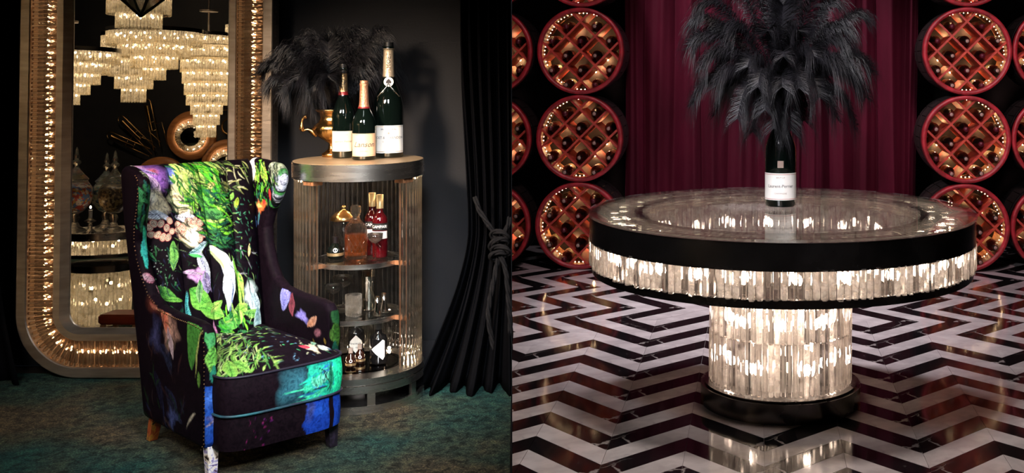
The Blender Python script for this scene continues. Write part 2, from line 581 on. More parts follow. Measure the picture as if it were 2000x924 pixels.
for poly, half in tiles:
    w = [tuple(PQ(*p)) for p in poly]
    w = clip(w, 1, -DIV, -0.0015) if False else w
    # stay right of the divider (in front of the salon wall) and inside the room
    cyc = sum(p[1] for p in w) / len(w)
    if cyc < WY: w = clip(w, 1, -DIV, -0.0005)
    if len(w) < 3: continue
    w = clip(w, -1, 0, 4.18); 
    if len(w) < 3: continue
    w = clip(w, 1, 0, 2.58)
    if len(w) < 3: continue
    w = clip(w, 0, -1, 8.58)
    if len(w) < 3: continue
    w = clip(w, 0, 1, -0.6)
    if len(w) < 3 or area(w) < 5e-5: continue
    a2 = sum(w[i][0] * w[(i + 1) % len(w)][1] - w[(i + 1) % len(w)][0] * w[i][1] for i in range(len(w)))
    if a2 < 0: w = w[::-1]
    c = (sum(p[0] for p in w) / len(w), sum(p[1] for p in w) / len(w))
    px = CX + F * c[0] / c[1]
    py = CY + F * H / c[1]
    vis = -40 < px - 1000 < 1040 and 505 < py < 950
    ap = area(w) * F * F * H / c[1] ** 3
    tl.append((ap if vis else ap * 1e-6, w, c, half))
tl.sort(key=lambda t: -t[0])
rest = MB()


def inset(w, d):
    n = len(w)
    cx_, cy_ = sum(p[0] for p in w) / n, sum(p[1] for p in w) / n
    out = []
    for i in range(n):
        a, b, c = Vector(w[i - 1]), Vector(w[i]), Vector(w[(i + 1) % n])
        e1, e2 = (b - a), (c - b)
        if e1.length < 1e-6 or e2.length < 1e-6: return w
        e1.normalize(); e2.normalize()
        n1, n2 = Vector((-e1.y, e1.x)), Vector((-e2.y, e2.x))
        den = 1 + n1.dot(n2)
        if den < 0.1: return w
        m_ = (n1 + n2) / den
        out.append(tuple(b + m_ * d))
    return out


for i, (ap, w, c, half) in enumerate(tl):
    w2 = inset(w, 0.0007)
    dz = random.uniform(-0.0002, 0.0002)
    if i < 300:
        mb = MB()
        mb.poly([(p[0] - c[0], p[1] - c[1]) for p in w2], -0.004, 0.0 + dz)
        o = obj('tile', mb, M['white_marble'] if half else M['black_marble'], floor_r, (c[0], c[1], 0))
    else:
        mb = MB()
        mb.poly(w2, -0.004, dz, 1 if half else 0)
        rest.merge(mb)
obj('distant_tiles', rest, [M['black_marble'], M['white_marble']], floor_r, kind='stuff')

# ================================================================= ROUND CRYSTAL TABLE
TX, TY = 0.352, 4.298
table = thing('round_table', 'large round table of lit crystal prisms, dark metal and glass on chevron floor', 'table', (TX, TY, 0), face_cam((TX, TY)))
mb = MB(); mb.ring(0.20, 0.314, 0.0, 0.075, 96); mb.ring(0.27, 0.3, 0.075, 0.083, 96)
obj('base', mb, M['dark_steel'], table)
mb = MB(); mb.cyl(0.30, 0.02, 0.07, 64)
obj('base_plate', mb, M['dark_steel'], table)
mb = MB(); mb.cyl(0.20, 0.07, 0.50, 64)
mb2 = MB(); mb2.cyl(0.145, 0.07, 0.50, 48)
obj('reflector_column', mb2, pm('satin_grey', (0.40, 0.38, 0.36), 0.45, 0.3, scale=40), table)  # inner column added as a reflector behind the prisms to even their glow
mb = MB(); mb.cyl(0.300, 0.505, 0.520, 96); mb.cyl(0.275, 0.487, 0.505, 96)
obj('collar', mb, M['dark_steel'], table)
Z0, Z1, Z2, Z3 = 0.523, 0.553, 0.648, 0.742
mb = MB(); mb.cyl(0.735, Z0, Z0 + 0.008, 128); mb.ring(0.715, 0.742, Z0, Z1, 128)
obj('lower_band', mb, M['dark_steel'], table)
mb = MB(); mb.ring(0.738, 0.752, Z2, Z3, 128)
obj('upper_band', mb, M['dark_steel'], table)
mb = MB(); mb.ring(0.545, 0.565, 0.702, Z3 - 0.003, 128)
obj('inner_band', mb, M['brushed_steel'], table)
mb = MB(); mb.ring(0.545, 0.578, Z3 - 0.0028, Z3 + 0.0005, 128); obj('inner_rim', mb, M['dark_steel'], table)
mb = MB(); mb.ring(0.722, 0.738, Z3 - 0.006, Z3 - 0.001, 128); obj('outer_rim', mb, M['dark_steel'], table)
mb = MB(); mb.lathe([(0.735, Z0 + 0.009), (0.0001, Z0 + 0.009)], 96)
obj('mirror_tray', mb, M['inner_plate'], table)
mb = MB(); mb.ring(0.0005, 0.757, Z3 + 0.002, Z3 + 0.012, 160)
obj('glass_top', mb, M['table_glass'], table)
# a cut prism: kite section, bevelled foot


def prism(w, d, h, tilt=0.0):
    mb = MB()
    sec = [(-w / 2, 0), (-w * 0.28, -d / 2), (w * 0.28, -d / 2), (w / 2, 0), (w * 0.28, d / 2), (-w * 0.28, d / 2)]
    vs = [(x, y, 0.006 if abs(x) > w * 0.4 else 0.0) for x, y in sec] + [(x, y, h) for x, y in sec]
    fs = [tuple(reversed(range(6))), tuple(range(6, 12))] + [(i, (i + 1) % 6, 6 + (i + 1) % 6, 6 + i) for i in range(6)]
    return mb.add(vs, fs)


def prism_ring(parent, r, n, z, w, d, h, mat, name, vis, joined, jig=0.004):
    mats = mat if isinstance(mat, list) else [mat]
    mes = [mesh(name, prism(w, d, h), m_) for m_ in mats]
    mat = mats[0]
    pr = prism(w, d, h)
    rm = MB()
    for i in range(n):
        a = 2 * PI * (i + 0.5) / n
        zz = z + random.uniform(-jig, jig)
        rr = r + random.uniform(-0.002, 0.002)
        tw = random.uniform(-0.18, 0.18)
        loc = (rr * math.cos(a), rr * math.sin(a), zz)
        if vis(a): link(name, random.choice(mes), parent, loc, (random.uniform(-.006, .006), 0, a + PI / 2 + tw))
        else: rm.merge(pr, Matrix.Translation(loc) @ Matrix.Rotation(a + PI / 2 + tw, 4, 'Z'))
    if rm.v: obj(joined, rm, mat, parent, kind='stuff')


front = lambda a: math.sin(a) < 0.12
prism_ring(table, 0.745, 176, Z1 - 0.002, 0.0245, 0.014, Z2 - Z1 + 0.006, [M['crystal'], M['crystal'], M['crystal_clear'], M['crystal_milky']], 'outer_prism', front, 'rear_outer_prisms')
prism_ring(table, 0.272, 76, 0.287, 0.021, 0.015, 0.200, [M['crystal_drum'], M['crystal_drum'], M['crystal_clear'], M['crystal_milky']], 'upper_drum_prism', front, 'rear_upper_drum_prisms')
prism_ring(table, 0.272, 76, 0.087, 0.021, 0.015, 0.197, [M['crystal_drum'], M['crystal_drum'], M['crystal_clear'], M['crystal_milky']], 'lower_drum_prism', front, 'rear_lower_drum_prisms')
prism_ring(table, 0.545, 136, Z1 + 0.0, 0.023, 0.012, 0.703 - Z1, M['crystal'], 'inner_prism', lambda a: math.sin(a) > 0.25, 'front_inner_prisms')
me_ = mesh('top_prism', prism(0.030, 0.012, 0.168), M['crystal_rod'])
for i in range(132):
    a = 2 * PI * (i + 0.5) / 132
    o = link('top_prism', me_, table, (0.568 * math.cos(a), 0.568 * math.sin(a), Z3 - 0.012), None)
    o.rotation_euler = Matrix(((-math.sin(a), 0, math.cos(a)), (math.cos(a), 0, math.sin(a)), (0, 1, 0))).to_euler()
mb = MB(); mb.ball((0, 0, 0), 0.016, 8, 0, (1, 1, 1.3)); bulb_me = mesh('bulb', mb, M['bulb'])
mb = MB(); mb.cyl(0.008, Z0 + 0.009, 0.588, 10); sock_me = mesh('lamp_socket', mb, M['brushed_steel'])
for i in range(24):
    a = 2 * PI * (i + 0.3) / 24
    link('bulb', bulb_me, table, (0.655 * math.cos(a), 0.655 * math.sin(a), 0.608))
    link('lamp_socket', sock_me, table, (0.655 * math.cos(a), 0.655 * math.sin(a), 0))
for j, z in enumerate((0.34, 0.41, 0.17)):
    for i in range((8, 8, 6)[j]):
        a = 2 * PI * (i + 0.5 * j) / (8, 8, 6)[j]
        link('bulb', bulb_me, table, (0.205 * math.cos(a), 0.205 * math.sin(a), z))

# ================================================================= WINE BARRELS
RYAW = -math.atan(KX)
BR, BD = 0.2805, 0.46


def barrel_meshes():
    R = BR
    rim = MB()
    # built with axis along -y as front
    Rx = Matrix.Rotation(PI / 2, 4, 'X')     # z -> -y
    prof = [(R - 0.028, -0.02), (R - 0.026, 0.004), (R - 0.004, 0.006), (R + 0.0, 0.0), (R + 0.002, -0.05), (R - 0.020, -0.05)]
    t = MB(); t.lathe(prof, 72)
    rim.merge(t, Rx)
    shell = MB(); t = MB()
    for j in range(24):                      # staves with recessed joints
        a0, a1 = 2 * PI * j / 24, 2 * PI * (j + 0.94) / 24
        t.lathe([(R - 0.001, -0.04), (R - 0.001, -BD * 0.35), (R - 0.004, -BD * 0.7), (R - 0.012, -BD)], 3, (0, 0, 0), 0, a0, a1)
    shell.merge(t, Rx)
    inner = MB(); t = MB()
    t.lathe([(R - 0.022, -0.02), (R - 0.018, -0.33)], 64)
    t.lathe([(0.0001, -0.33), (R - 0.018, -0.33)], 48, mi=1)
    inner.merge(t, Rx)
    hoops = MB(); t = MB()
    for z, rr in ((-0.10, R - 0.001), (-0.34, R - 0.005)):
        t.ring(rr - 0.004, rr + 0.001, z - 0.018, z + 0.018, 64)
    hoops.merge(t, Rx)
    return mesh('rim', rim, M['red_paint']), mesh('staves', shell, M['black_oak']), mesh('inner_wall', inner, [M['oak_stain'], M['shade_black']]), mesh('hoops', hoops, M['iron'])


bme = barrel_meshes()
SP = 0.134
boards = []
for s in (1, -1):
    for k in (-1, 0, 1):
        half = math.sqrt((BR - 0.024) ** 2 - (k * SP) ** 2)
        mb = MB()
        Mx = Matrix.Rotation(s * PI / 4, 4, 'Y')
        mb.box((0, 0, 0), (2 * half, 0.28 + 0.002 * s, 0.013), None)
        for i, v in enumerate(mb.v): mb.v[i] = tuple(Mx @ (Vector(v) + Vector((0, 0.155, k * SP))))
        boards.append(mesh('divider_board', mb, M['red_wood']))


def wine_bottle_mesh():
    mb = MB()
    prof = [(0.0001, 0.31), (0.036, 0.31), (0.037, 0.30), (0.037, 0.11), (0.034, 0.085), (0.022, 0.062), (0.0155, 0.045), (0.0145, 0.04)]
    t = MB(); t.lathe(prof[::-1], 20)
    mb.merge(t, Matrix.Rotation(-PI / 2, 4, 'X'))
    cap = MB(); t = MB()
    t.lathe([(0.0001, 0.0), (0.0135, 0.0), (0.0150, 0.002), (0.0150, 0.045)], 16)
    cap.merge(t, Matrix.Rotation(-PI / 2, 4, 'X'))
    ck = MB(); t = MB(); t.lathe([(0.0001, -0.0015), (0.0105, -0.0015), (0.0112, 0.0)], 12)
    ck.merge(t, Matrix.Rotation(-PI / 2, 4, 'X'))
    lb = MB(); t = MB(); t.lathe([(0.0375, 0.135), (0.0375, 0.24)], 20)
    lb.merge(t, Matrix.Rotation(-PI / 2, 4, 'X'))
    return mb, cap, ck, lb


wb = wine_bottle_mesh()
wb_me = mesh('wine_bottle', wb[0], M['wine_glass_dark'])
cap_me = [mesh('capsule', wb[1], m) for m in (M['capsule_black'], M['capsule_wine'])]
ck_me = [mesh('cork_end', wb[2], m) for m in (M['cork'], M['capsule_wine'])]
lb_me = mesh('paper_label', wb[3], M['cream_label'])
cells = [(-1, -2), (1, -2), (-2, -1), (0, -1), (2, -1), (-1, 0), (1, 0), (-2, 1), (0, 1), (2, 1), (-1, 2), (1, 2)]
cname = ['top left cell', 'top right cell', 'upper far left cell', 'upper middle cell', 'upper far right cell', 'left of centre cell',
         'right of centre cell', 'lower far left cell', 'lower middle cell', 'lower far right cell', 'bottom left cell', 'bottom right cell']
rows = ['floor-level', 'second-row', 'third-row', 'top-row']
HS = SP / math.sqrt(2)
barrels = []


def barrel(px, py, Y, side, row, stack, cut):
    c = W(px, py, Y)
    o = thing('wine_barrel', '%s barrel of the %s, red rim, lit diagonal wine rack inside' % (rows[row], stack), 'barrel', (c.x, c.y, c.z), RYAW, 'stacked wine barrels')
    link('rim', bme[0], o); link('staves', bme[1], o); link('inner_wall', bme[2], o); link('hoops', bme[3], o)
    for b in boards: link('divider_board', b, o)
    # fairy-light string on the inner wall
    t = MB()
    rng = random.Random(int(px * 7 + py))
    pts = []
    for i in range(40):
        a = 0.38 * PI + i / 39 * 1.2 * PI if side < 0 else 0.62 * PI - i / 39 * 1.2 * PI
        rr = BR - 0.030
        d = 0.12 + 0.03 * math.sin(i * 0.5)
        pts.append(Vector((rr * math.cos(a), d, rr * math.sin(a))))
    for p in pts: t.ball(p, 0.0024, 6)
    st = obj('string_light', t, M['bulb_small'], o, kind='stuff')
    w_ = MB(); w_.tube([p * 1.008 for p in pts], 0.0012, 5); obj('wire', w_, M['iron'], st)
    # fill bulbs added at the back to make the rack glow
    g = MB()
    for i in range(8):
        a = 2 * PI * i / 8 + PI / 8
        g.ball((0.15 * math.cos(a), 0.305, 0.15 * math.sin(a)), 0.004, 6)
    obj('rear_fill_bulbs', g, M['bulb_rear_fill'], o)
    for i, (cx_, cz_) in enumerate(cells):
        # in-frame test
        lp = Vector((cx_ * HS, 0, -cz_ * HS - 0.0305))
        wp = c + Matrix.Rotation(RYAW, 3, 'Z') @ lp
        qx, qy = CX + F * wp.x / wp.y, CY + F * (H - wp.z) / wp.y
        if qx < 985 or qx > 2020 or qy < -22: continue
        k = rng.randrange(2)
        hv = (cx_ * HS + rng.uniform(-.001, .001), rng.uniform(-0.012, 0.012), -cz_ * HS - 0.0305)
        wp = c + Matrix.Rotation(RYAW, 3, 'Z') @ Vector(hv)
        b = link('wine_bottle', wb_me, None, wp, (0, rng.uniform(0, 6), RYAW))
        b.rotation_euler = (0, 0, RYAW)
        tag(b, 'dark wine bottle in the %s, %s barrel of the %s' % (cname[i], rows[row], stack), 'bottle', 'wine bottles in the barrels')
        link('capsule', cap_me[k], b); link('cork_end', ck_me[k if rng.random() < .7 else 0], b); link('paper_label', lb_me, b)


YB = 6.98
for (px, stack, side) in ((1131, 'near left stack', -1), (953, 'outer left stack', -1), (1888, 'near right stack', 1), (2064, 'outer right stack', 1)):
    dx = (px - CX) / F * YB
    Yb = YB - 0.03 * dx
    s_ = YB / Yb
    for row in range(4):
        rise = BR * 2.003
        py = 441.5 + (4 if px > 1500 else 0) - row * 171.5 * s_
        barrel(px + (row - 1) * 2, py, Yb, side, row, stack, False)

# ================================================================= VELVET CURTAIN (right)


def curtain(name, f, nu, nv, mat, label, cat='curtain'):
    mb = MB()
    vs = [f(i / nu, j / nv) for j in range(nv + 1) for i in range(nu + 1)]
    fs = [(j * (nu + 1) + i, j * (nu + 1) + i + 1, (j + 1) * (nu + 1) + i + 1, (j + 1) * (nu + 1) + i) for j in range(nv) for i in range(nu)]
    mb.add(vs, fs, 0, True)
    o = obj(name, mb, mat)
    sm = o.modifiers.new('thickness', 'SOLIDIFY'); sm.thickness = 0.004
    return tag(o, label, cat)


rngc = random.Random(5)
fold = [0]
while fold[-1] < 1: fold.append(fold[-1] + rngc.uniform(0.045, 0.105))
famp = [rngc.uniform(0.07, 0.17) for _ in fold]
fsk = [rngc.uniform(-0.018, 0.018) for _ in fold]


def wine_f(u, v):
    z = 0.01 + v * 3.1
    d = 0.0
    for k in range(len(fold) - 1):
        c0 = (fold[k] + fold[k + 1]) / 2 + fsk[k] * (1 - v)
        wd = (fold[k + 1] - fold[k]) * 0.62
        t = (u - c0) / wd
        if abs(t) < 1: d = max(d, famp[k] * (math.cos(t * PI) * 0.5 + 0.5) ** 0.62 - 0.02 * (math.cos(t * PI * 3 + k) * 0.5 + 0.5) * (1 - abs(t)))
    x = -0.47 + u * 2.04 + 0.01 * math.sin(v * 5 + u * 30)
    y = 7.66 - 0.04 * x - d + 0.006 * math.sin(u * 61 + v * 4)
    return (x, y, z)


curtain('velvet_curtain', wine_f, 520, 24, M['velvet_wine'], 'wine red velvet curtain in deep folds between the barrel stacks')

# ================================================================= BOTTLES AND LETTERING


def text_mb(body, size, shear=0.0, bold=0.0):
    cu = bpy.data.curves.new('lettering', 'FONT')
    cu.body = body
    cu.size = size
    cu.align_x = 'CENTER'
    cu.align_y = 'CENTER'
    cu.shear = shear
    cu.offset = 0.0
    cu.resolution_u = 2
    o = bpy.data.objects.new('lettering', cu)
    COL.objects.link(o)
    bpy.context.view_layer.update()
    me = bpy.data.meshes.new_from_object(o.evaluated_get(bpy.context.evaluated_depsgraph_get()))
    mb = MB()
    mb.add([tuple(v.co) for v in me.vertices], [tuple(p.vertices) for p in me.polygons])
    bpy.data.objects.remove(o)
    bpy.data.meshes.remove(me)
    return mb


def wrap(mb, R, z, a=0.0, rot=0.0):
    """bend flat lettering round a vertical cylinder; a = 0 faces local -y"""
    c, s = math.cos(rot), math.sin(rot)
    out = []
    for x, y, _ in mb.v:
        x, y = x * c - y * s, x * s + y * c
        r = R(z + y) if callable(R) else R
        t = a + x / r
        out.append((r * math.sin(t), -r * math.cos(t), z + y))
    mb.v = out
    return mb


def patch(R, z0, z1, half, n=16, a=0.0, nz=1, cut=0.0):
    """curved label; cut chamfers its corners"""
    mb = MB()
    vs = []
    for j in range(nz + 1):
        z = z0 + (z1 - z0) * j / nz
        h = half
        if cut and (j == 0 or j == nz): h = half - cut
        for i in range(n + 1):
            t = a - h + 2 * h * i / n
            r = R(z) if callable(R) else R
            vs.append((r * math.sin(t), -r * math.cos(t), z))
    fs = [(j * (n + 1) + i, j * (n + 1) + i + 1, (j + 1) * (n + 1) + i + 1, (j + 1) * (n + 1) + i) for j in range(nz) for i in range(n)]
    return mb.add(vs, fs, 0, True)


M['bottle_green'] = pm('bottle_green', (0.0022, 0.0048, 0.0036), 0.06, coat=0.7, scale=3)
M['gold_foil'] = pm('gold_foil', (0.78, 0.52, 0.26), 0.32, 0.85, col2=(0.6, 0.38, 0.18), scale=40, bump=0.3, bscale=120)
M['pale_foil'] = pm('pale_foil', (0.80, 0.62, 0.42), 0.38, 0.6, col2=(0.66, 0.5, 0.34), scale=40, bump=0.3, bscale=120)
M['pink_foil'] = pm('pink_foil', (0.86, 0.42, 0.24), 0.35, 0.7, col2=(0.7, 0.3, 0.17), scale=60, bump=0.4, bscale=150)
M['red_foil'] = pm('red_foil', (0.28, 0.015, 0.02), 0.35, 0.3)
M['label_cream'] = pm('label_cream', (0.80, 0.66, 0.46), 0.5, scale=20, col2=(0.75, 0.61, 0.42))
M['label_white'] = pm('label_white', (0.88, 0.84, 0.78), 0.5, scale=20, col2=(0.84, 0.80, 0.74))
M['label_peach'] = pm('label_peach', (0.85, 0.50, 0.30), 0.5, scale=20, col2=(0.80, 0.46, 0.27))
M['ink'] = pm('ink', (0.03, 0.02, 0.02), 0.6)
M['ink_soft'] = pm('ink_soft', (0.35, 0.25, 0.2), 0.6)
M['ink_red'] = pm('ink_red', (0.45, 0.08, 0.06), 0.6)
M['black_cap'] = pm('black_cap', (0.008, 0.008, 0.008), 0.4)


def champ_profile(R, h, neck=0.30):
    """radius as a function of height for a champagne bottle"""
    zs = h * (1 - neck - 0.26)
    pts = [(0.0001, 0.0), (R * 0.92, 0.0), (R, R * 0.12), (R, zs)]
    for i in range(1, 9):
        t = i / 8
        r = R + (R * 0.36 - R) * (t * t * (3 - 2 * t)) ** 1.05
        pts.append((r, zs + h * 0.28 * t))
    pts += [(R * 0.31, h * 0.93), (R * 0.36, h * 0.935), (R * 0.36, h * 0.96), (R * 0.30, h * 0.965), (R * 0.30, h)]
    return pts


def rad(pts, z):
    for (r0, z0), (r1, z1) in zip(pts[1:], pts[2:]):
        if z0 <= z <= z1 and z1 > z0: return r0 + (r1 - r0) * (z - z0) / (z1 - z0)
    return pts[-1][0]


def foil_mb(pts, z0, z1, off=0.0012, top=True, n=28):
    zs = [z0 + (z1 - z0) * i / 14 for i in range(15)]
    mb = MB()
    prof = [(rad(pts, z) + off, z) for z in zs]
    if top: prof += [(0.0001, z1 + 0.001)]
    return mb.lathe(prof, n)


def lettering(parent, items, mat, R, name='lettering'):
    mb = MB()
    for (body, size, z, *k) in items:
        a = k[0] if k else 0.0
        rot = k[1] if len(k) > 1 else 0.0
        sh = k[2] if len(k) > 2 else 0.0
        bd = k[3] if len(k) > 3 else 0.0
        mb.merge(wrap(text_mb(body, size, sh, bd), R, z, a, rot))
    return obj(name, mb, mat, parent)


# --- the big champagne bottle on the crystal table
BT = W(1524.5, 398, 4.40)
BT.z = Z3 + 0.0125
R1, h1 = 0.0635, 0.50
bot = thing('champagne_bottle', 'large dark champagne bottle holding black feathers, white label, on the glass table top', 'bottle', BT, face_cam(BT))
pr = champ_profile(R1, h1)
mb = MB(); mb.lathe(pr, 48); obj('glass_body', mb, M['bottle_green'], bot)
mb = patch(R1 + 0.0008, 0.028, 0.136, 1.35, 24); lb = obj('label', mb, M['label_white'], bot)
lettering(lb, [('Laurent-Perrier', 0.0175, 0.084, 0, 0, 0, 0.0004)], M['ink'], R1 + 0.0014)
lettering(lb, [('BRUT L-P', 0.0085, 0.118), ('CHAMPAGNE', 0.0085, 0.055)], M['ink_soft'], R1 + 0.0014, 'small_lettering')
mb = MB(); mb.merge(patch(R1 + 0.0014, 0.032, 0.0335, 1.3)); mb.merge(patch(R1 + 0.0014, 0.130, 0.1315, 1.3)); obj('red_line', mb, M['ink_red'], lb)
mb = patch(lambda z: rad(pr, z) + 0.001, 0.158, 0.186, 0.19, 6, 0, 4); obj('neck_crest', mb, M['ink_soft'], bot)

# ================================================================= BLACK OSTRICH FEATHERS


def feather(base, tip, rise, blen, n, width=0.0011, seed=0, droop=0.55, tipdroop=0.25):
    """one plume: a quill that rises and droops, with thin barbs hanging off both sides"""
    rng = random.Random(seed)
    base, tip = Vector(base), Vector(tip)
    d = tip - base
    c1 = base + d * 0.42 + Vector((0, 0, rise))
    c2 = base + d * 0.88 + Vector((0, 0, rise * 0.92))
    def B(t):
        u = 1 - t
        return base * u ** 3 + c1 * 3 * u * u * t + c2 * 3 * u * t * t + tip * t ** 3
    mb = MB()
    pts = [B(i / 20) for i in range(21)]
    mb.tube(pts, [0.0022 * (1 - 0.8 * i / 20) for i in range(21)], 5)
    vs, fs = [], []
    plane = Vector((d.x, d.y, 0))
    if plane.length < 0.02: plane = Vector((1, 0, 0))
    roll = rng.uniform(-0.5, 0.5)
    for i in range(n):
        t = 0.16 + 0.84 * (i + rng.random()) / n
        p = B(t)
        tg = (B(min(1, t + 0.01)) - B(t - 0.01)).normalized()
        side0 = tg.cross(Vector((0, 0, 1)))
        if side0.length < 0.15: side0 = tg.cross(Vector((0, 1, 0)))
        side0.normalize()
        up = side0.cross(tg)
        env = min(1, (t - 0.1) * 2.4)
        for sd in (-1, 1):
            ang = roll + rng.uniform(-0.8, 0.8)
            side = (side0 * math.cos(ang) + up * math.sin(ang) * 0.8) * sd
            L = blen * env * rng.uniform(0.55, 1.2)
            fw = 0.5 + 0.7 * t + rng.uniform(-0.25, 0.25)
            q0 = p
            q1 = q0 + (side * 0.8 + tg * fw * 0.6 + up * 0.12) * L * 0.40
            q2 = q1 + (side * 0.45 + tg * fw * 0.8 + Vector((0, 0, -droop))) * L * 0.33
            q3 = q2 + (side * 0.12 + tg * fw * 0.5 + Vector((rng.uniform(-.2, .2), rng.uniform(-.2, .2), -droop * 1.7))) * L * 0.34
            wv = tg * width
            b = len(vs)
            vs += [q0 - wv, q0 + wv, q1 - wv, q1 + wv, q2 - wv * .8, q2 + wv * .8, q3]
            fs += [(b, b + 1, b + 3, b + 2), (b + 2, b + 3, b + 5, b + 4), (b + 4, b + 5, b + 6)]
    mb.add(vs, fs, 0, True)
    return mb


plume = thing('feather_bouquet', 'burst of black ostrich feathers standing in the bottle on the glass table', 'feathers', (BT.x, BT.y, BT.z + h1 - 0.07))
PB = Vector((BT.x, BT.y, BT.z + h1 - 0.07))
# (tip px, tip py, depth offset, rise, barb length)
tips = [(1362, 42, .05, .10, .085), (1372, 18, -.12, .14, .08), (1352, 90, -.10, .13, .085), (1392, 62, .12, .10, .09), (1374, 132, -.18, .14, .085), (1410, 128, -.05, .12, .09),
        (1352, 205, -.05, .16, .07), (1398, 222, .06, .15, .075), (1398, 168, -.2, .13, .09), (1470, 258, -.12, .17, .10), (1440, 232, -.24, .16, .09), (1452, 200, -.05, .12, .09),
        (1478, -20, .05, .06, .10), (1520, -40, .0, .05, .12), (1560, -30, .05, .05, .12), (1600, -22, -.08, .06, .11), (1440, -12, .12, .1, .10), (1500, -50, .15, .04, .11),
        (1683, 30, .02, .08, .07), (1648, 96, -.14, .12, .09), (1702, 142, .05, .15, .065), (1628, 62, .1, .1, .1), (1672, 152, -.16, .13, .11), (1640, 140, -.24, .12, .11),
        (1632, 230, -.10, .16, .10), (1670, 252, -.02, .18, .07), (1690, 190, .12, .15, .075), (1600, 190, -.22, .13, .09), (1560, 172, -.28, .12, .10), (1528, 170, -.30, .10, .11),
        (1545, 255, -.16, .15, .10), (1512, 250, -.20, .15, .11), (1570, 235, -.10, .14, .10), (1495, 215, -.26, .13, .10), (1460, 130, -.22, .10, .1), (1590, 110, -.22, .1, .1),
        (1430, 60, -.1, .1, .1), (1560, 60, -.2, .06, .1), (1500, 60, -.2, .06, .11), (1620, 10, .0, .07, .1), (1530, 10, -.1, .04, .12), (1480, 170, -.3, .12, .1), (1650, 60, -.05, .1, .09),
        (1420, 180, .1, .13, .09), (1610, 150, .12, .12, .09), (1530, 110, -.3, .08, .1)]
for i, (tx, ty, dy, rise, bl) in enumerate(tips):
    tipw = W(tx, ty, BT.y + dy)
    base = Vector((random.uniform(-.012, .012), random.uniform(-.012, .012), -0.03))
    obj('feather', feather(base, tipw - PB, rise * 1.15, bl * 1.15, 430, 0.0009, i), M['feather'], plume)

# ================================================================= LEFT SALON: rug and mirror
def rug_material():
    m, nt, out = newmat('overdyed_rug')
    b = N(nt, 'ShaderNodeBsdfPrincipled')
    b.inputs['Roughness'].default_value = 0.9
    b.inputs['Specular IOR Level'].default_value = 0.15
    nt.links.new(b.outputs[0], out.inputs[0])
    tc = N(nt, 'ShaderNodeTexCoord')

    def noise(scale, detail, vec=None, dist=0.0):
        n = N(nt, 'ShaderNodeTexNoise')
        n.inputs['Scale'].default_value = scale
        n.inputs['Detail'].default_value = detail
        n.inputs['Distortion'].default_value = dist
        nt.links.new(vec or tc.outputs['Object'], n.inputs['Vector'])
        return n

    def ramp(src, stops):
        r = N(nt, 'ShaderNodeValToRGB')
        while len(r.color_ramp.elements) < len(stops): r.color_ramp.elements.new(0.5)
        for e, (p, c) in zip(r.color_ramp.elements, stops):
            e.position = p
            e.color = (*c, 1)
        nt.links.new(src, r.inputs[0])
        return r
    big = noise(1.6, 6)
    base = ramp(big.outputs[0], [(0.38, (0.015, 0.062, 0.058)), (0.5, (0.045, 0.062, 0.045)), (0.58, (0.085, 0.066, 0.042))])
    mot = noise(11, 2, None, 3.0)
    mr = ramp(mot.outputs[0], [(0.50, (0, 0, 0)), (0.53, (1, 1, 1)), (0.56, (0, 0, 0))])
    vo = N(nt, 'ShaderNodeTexVoronoi')
    vo.inputs['Scale'].default_value = 9
    vo.inputs['Randomness'].default_value = 0.5
    nt.links.new(tc.outputs['Object'], vo.inputs['Vector'])
    vr = ramp(vo.outputs['Distance'], [(0.20, (1, 1, 1)), (0.30, (0, 0, 0)), (0.42, (0.0, 0, 0))])
    vn = noise(40, 3)
    vm = N(nt, 'ShaderNodeMixRGB', blend_type='MULTIPLY')
    vm.inputs[0].default_value = 1
    nt.links.new(vr.outputs[0], vm.inputs[1])
    nt.links.new(vn.outputs[0], vm.inputs[2])
    add = N(nt, 'ShaderNodeMixRGB', blend_type='ADD')
    add.inputs[0].default_value = 1
    nt.links.new(mr.outputs[0], add.inputs[1])
    nt.links.new(vm.outputs[0], add.inputs[2])
    m1 = N(nt, 'ShaderNodeMixRGB')
    f = N(nt, 'ShaderNodeMath', operation='MULTIPLY')
    f.inputs[1].default_value = 0.55
    nt.links.new(add.outputs[0], f.inputs[0])
    nt.links.new(f.outputs[0], m1.inputs[0])
    nt.links.new(base.outputs[0], m1.inputs[1])
    m1.inputs[2].default_value = (0.018, 0.022, 0.018, 1)
    fine = noise(170, 4)
    fr = ramp(fine.outputs[0], [(0.38, (0.35, 0.35, 0.35)), (0.60, (1, 1, 1)), (0.72, (2.6, 2.4, 2.0))])
    m2 = N(nt, 'ShaderNodeMixRGB', blend_type='MULTIPLY')
    m2.inputs[0].default_value = 1
    mid = noise(28, 6, None, 1.0)
    mdr = ramp(mid.outputs[0], [(0.35, (0.35, 0.35, 0.35)), (0.5, (0.9, 0.9, 0.9)), (0.68, (1.7, 1.6, 1.3))])
    m3 = N(nt, 'ShaderNodeMixRGB', blend_type='MULTIPLY')
    m3.inputs[0].default_value = 1
    nt.links.new(m1.outputs[0], m3.inputs[1])
    nt.links.new(mdr.outputs[0], m3.inputs[2])
    nt.links.new(m3.outputs[0], m2.inputs[1])
    nt.links.new(fr.outputs[0], m2.inputs[2])
    nt.links.new(m2.outputs[0], b.inputs['Base Color'])
    bp = N(nt, 'ShaderNodeBump')
    bp.inputs['Strength'].default_value = 0.5
    bp.inputs['Distance'].default_value = 0.004
    nt.links.new(fine.outputs[0], bp.inputs['Height'])
    nt.links.new(bp.outputs[0], b.inputs['Normal'])
    return m


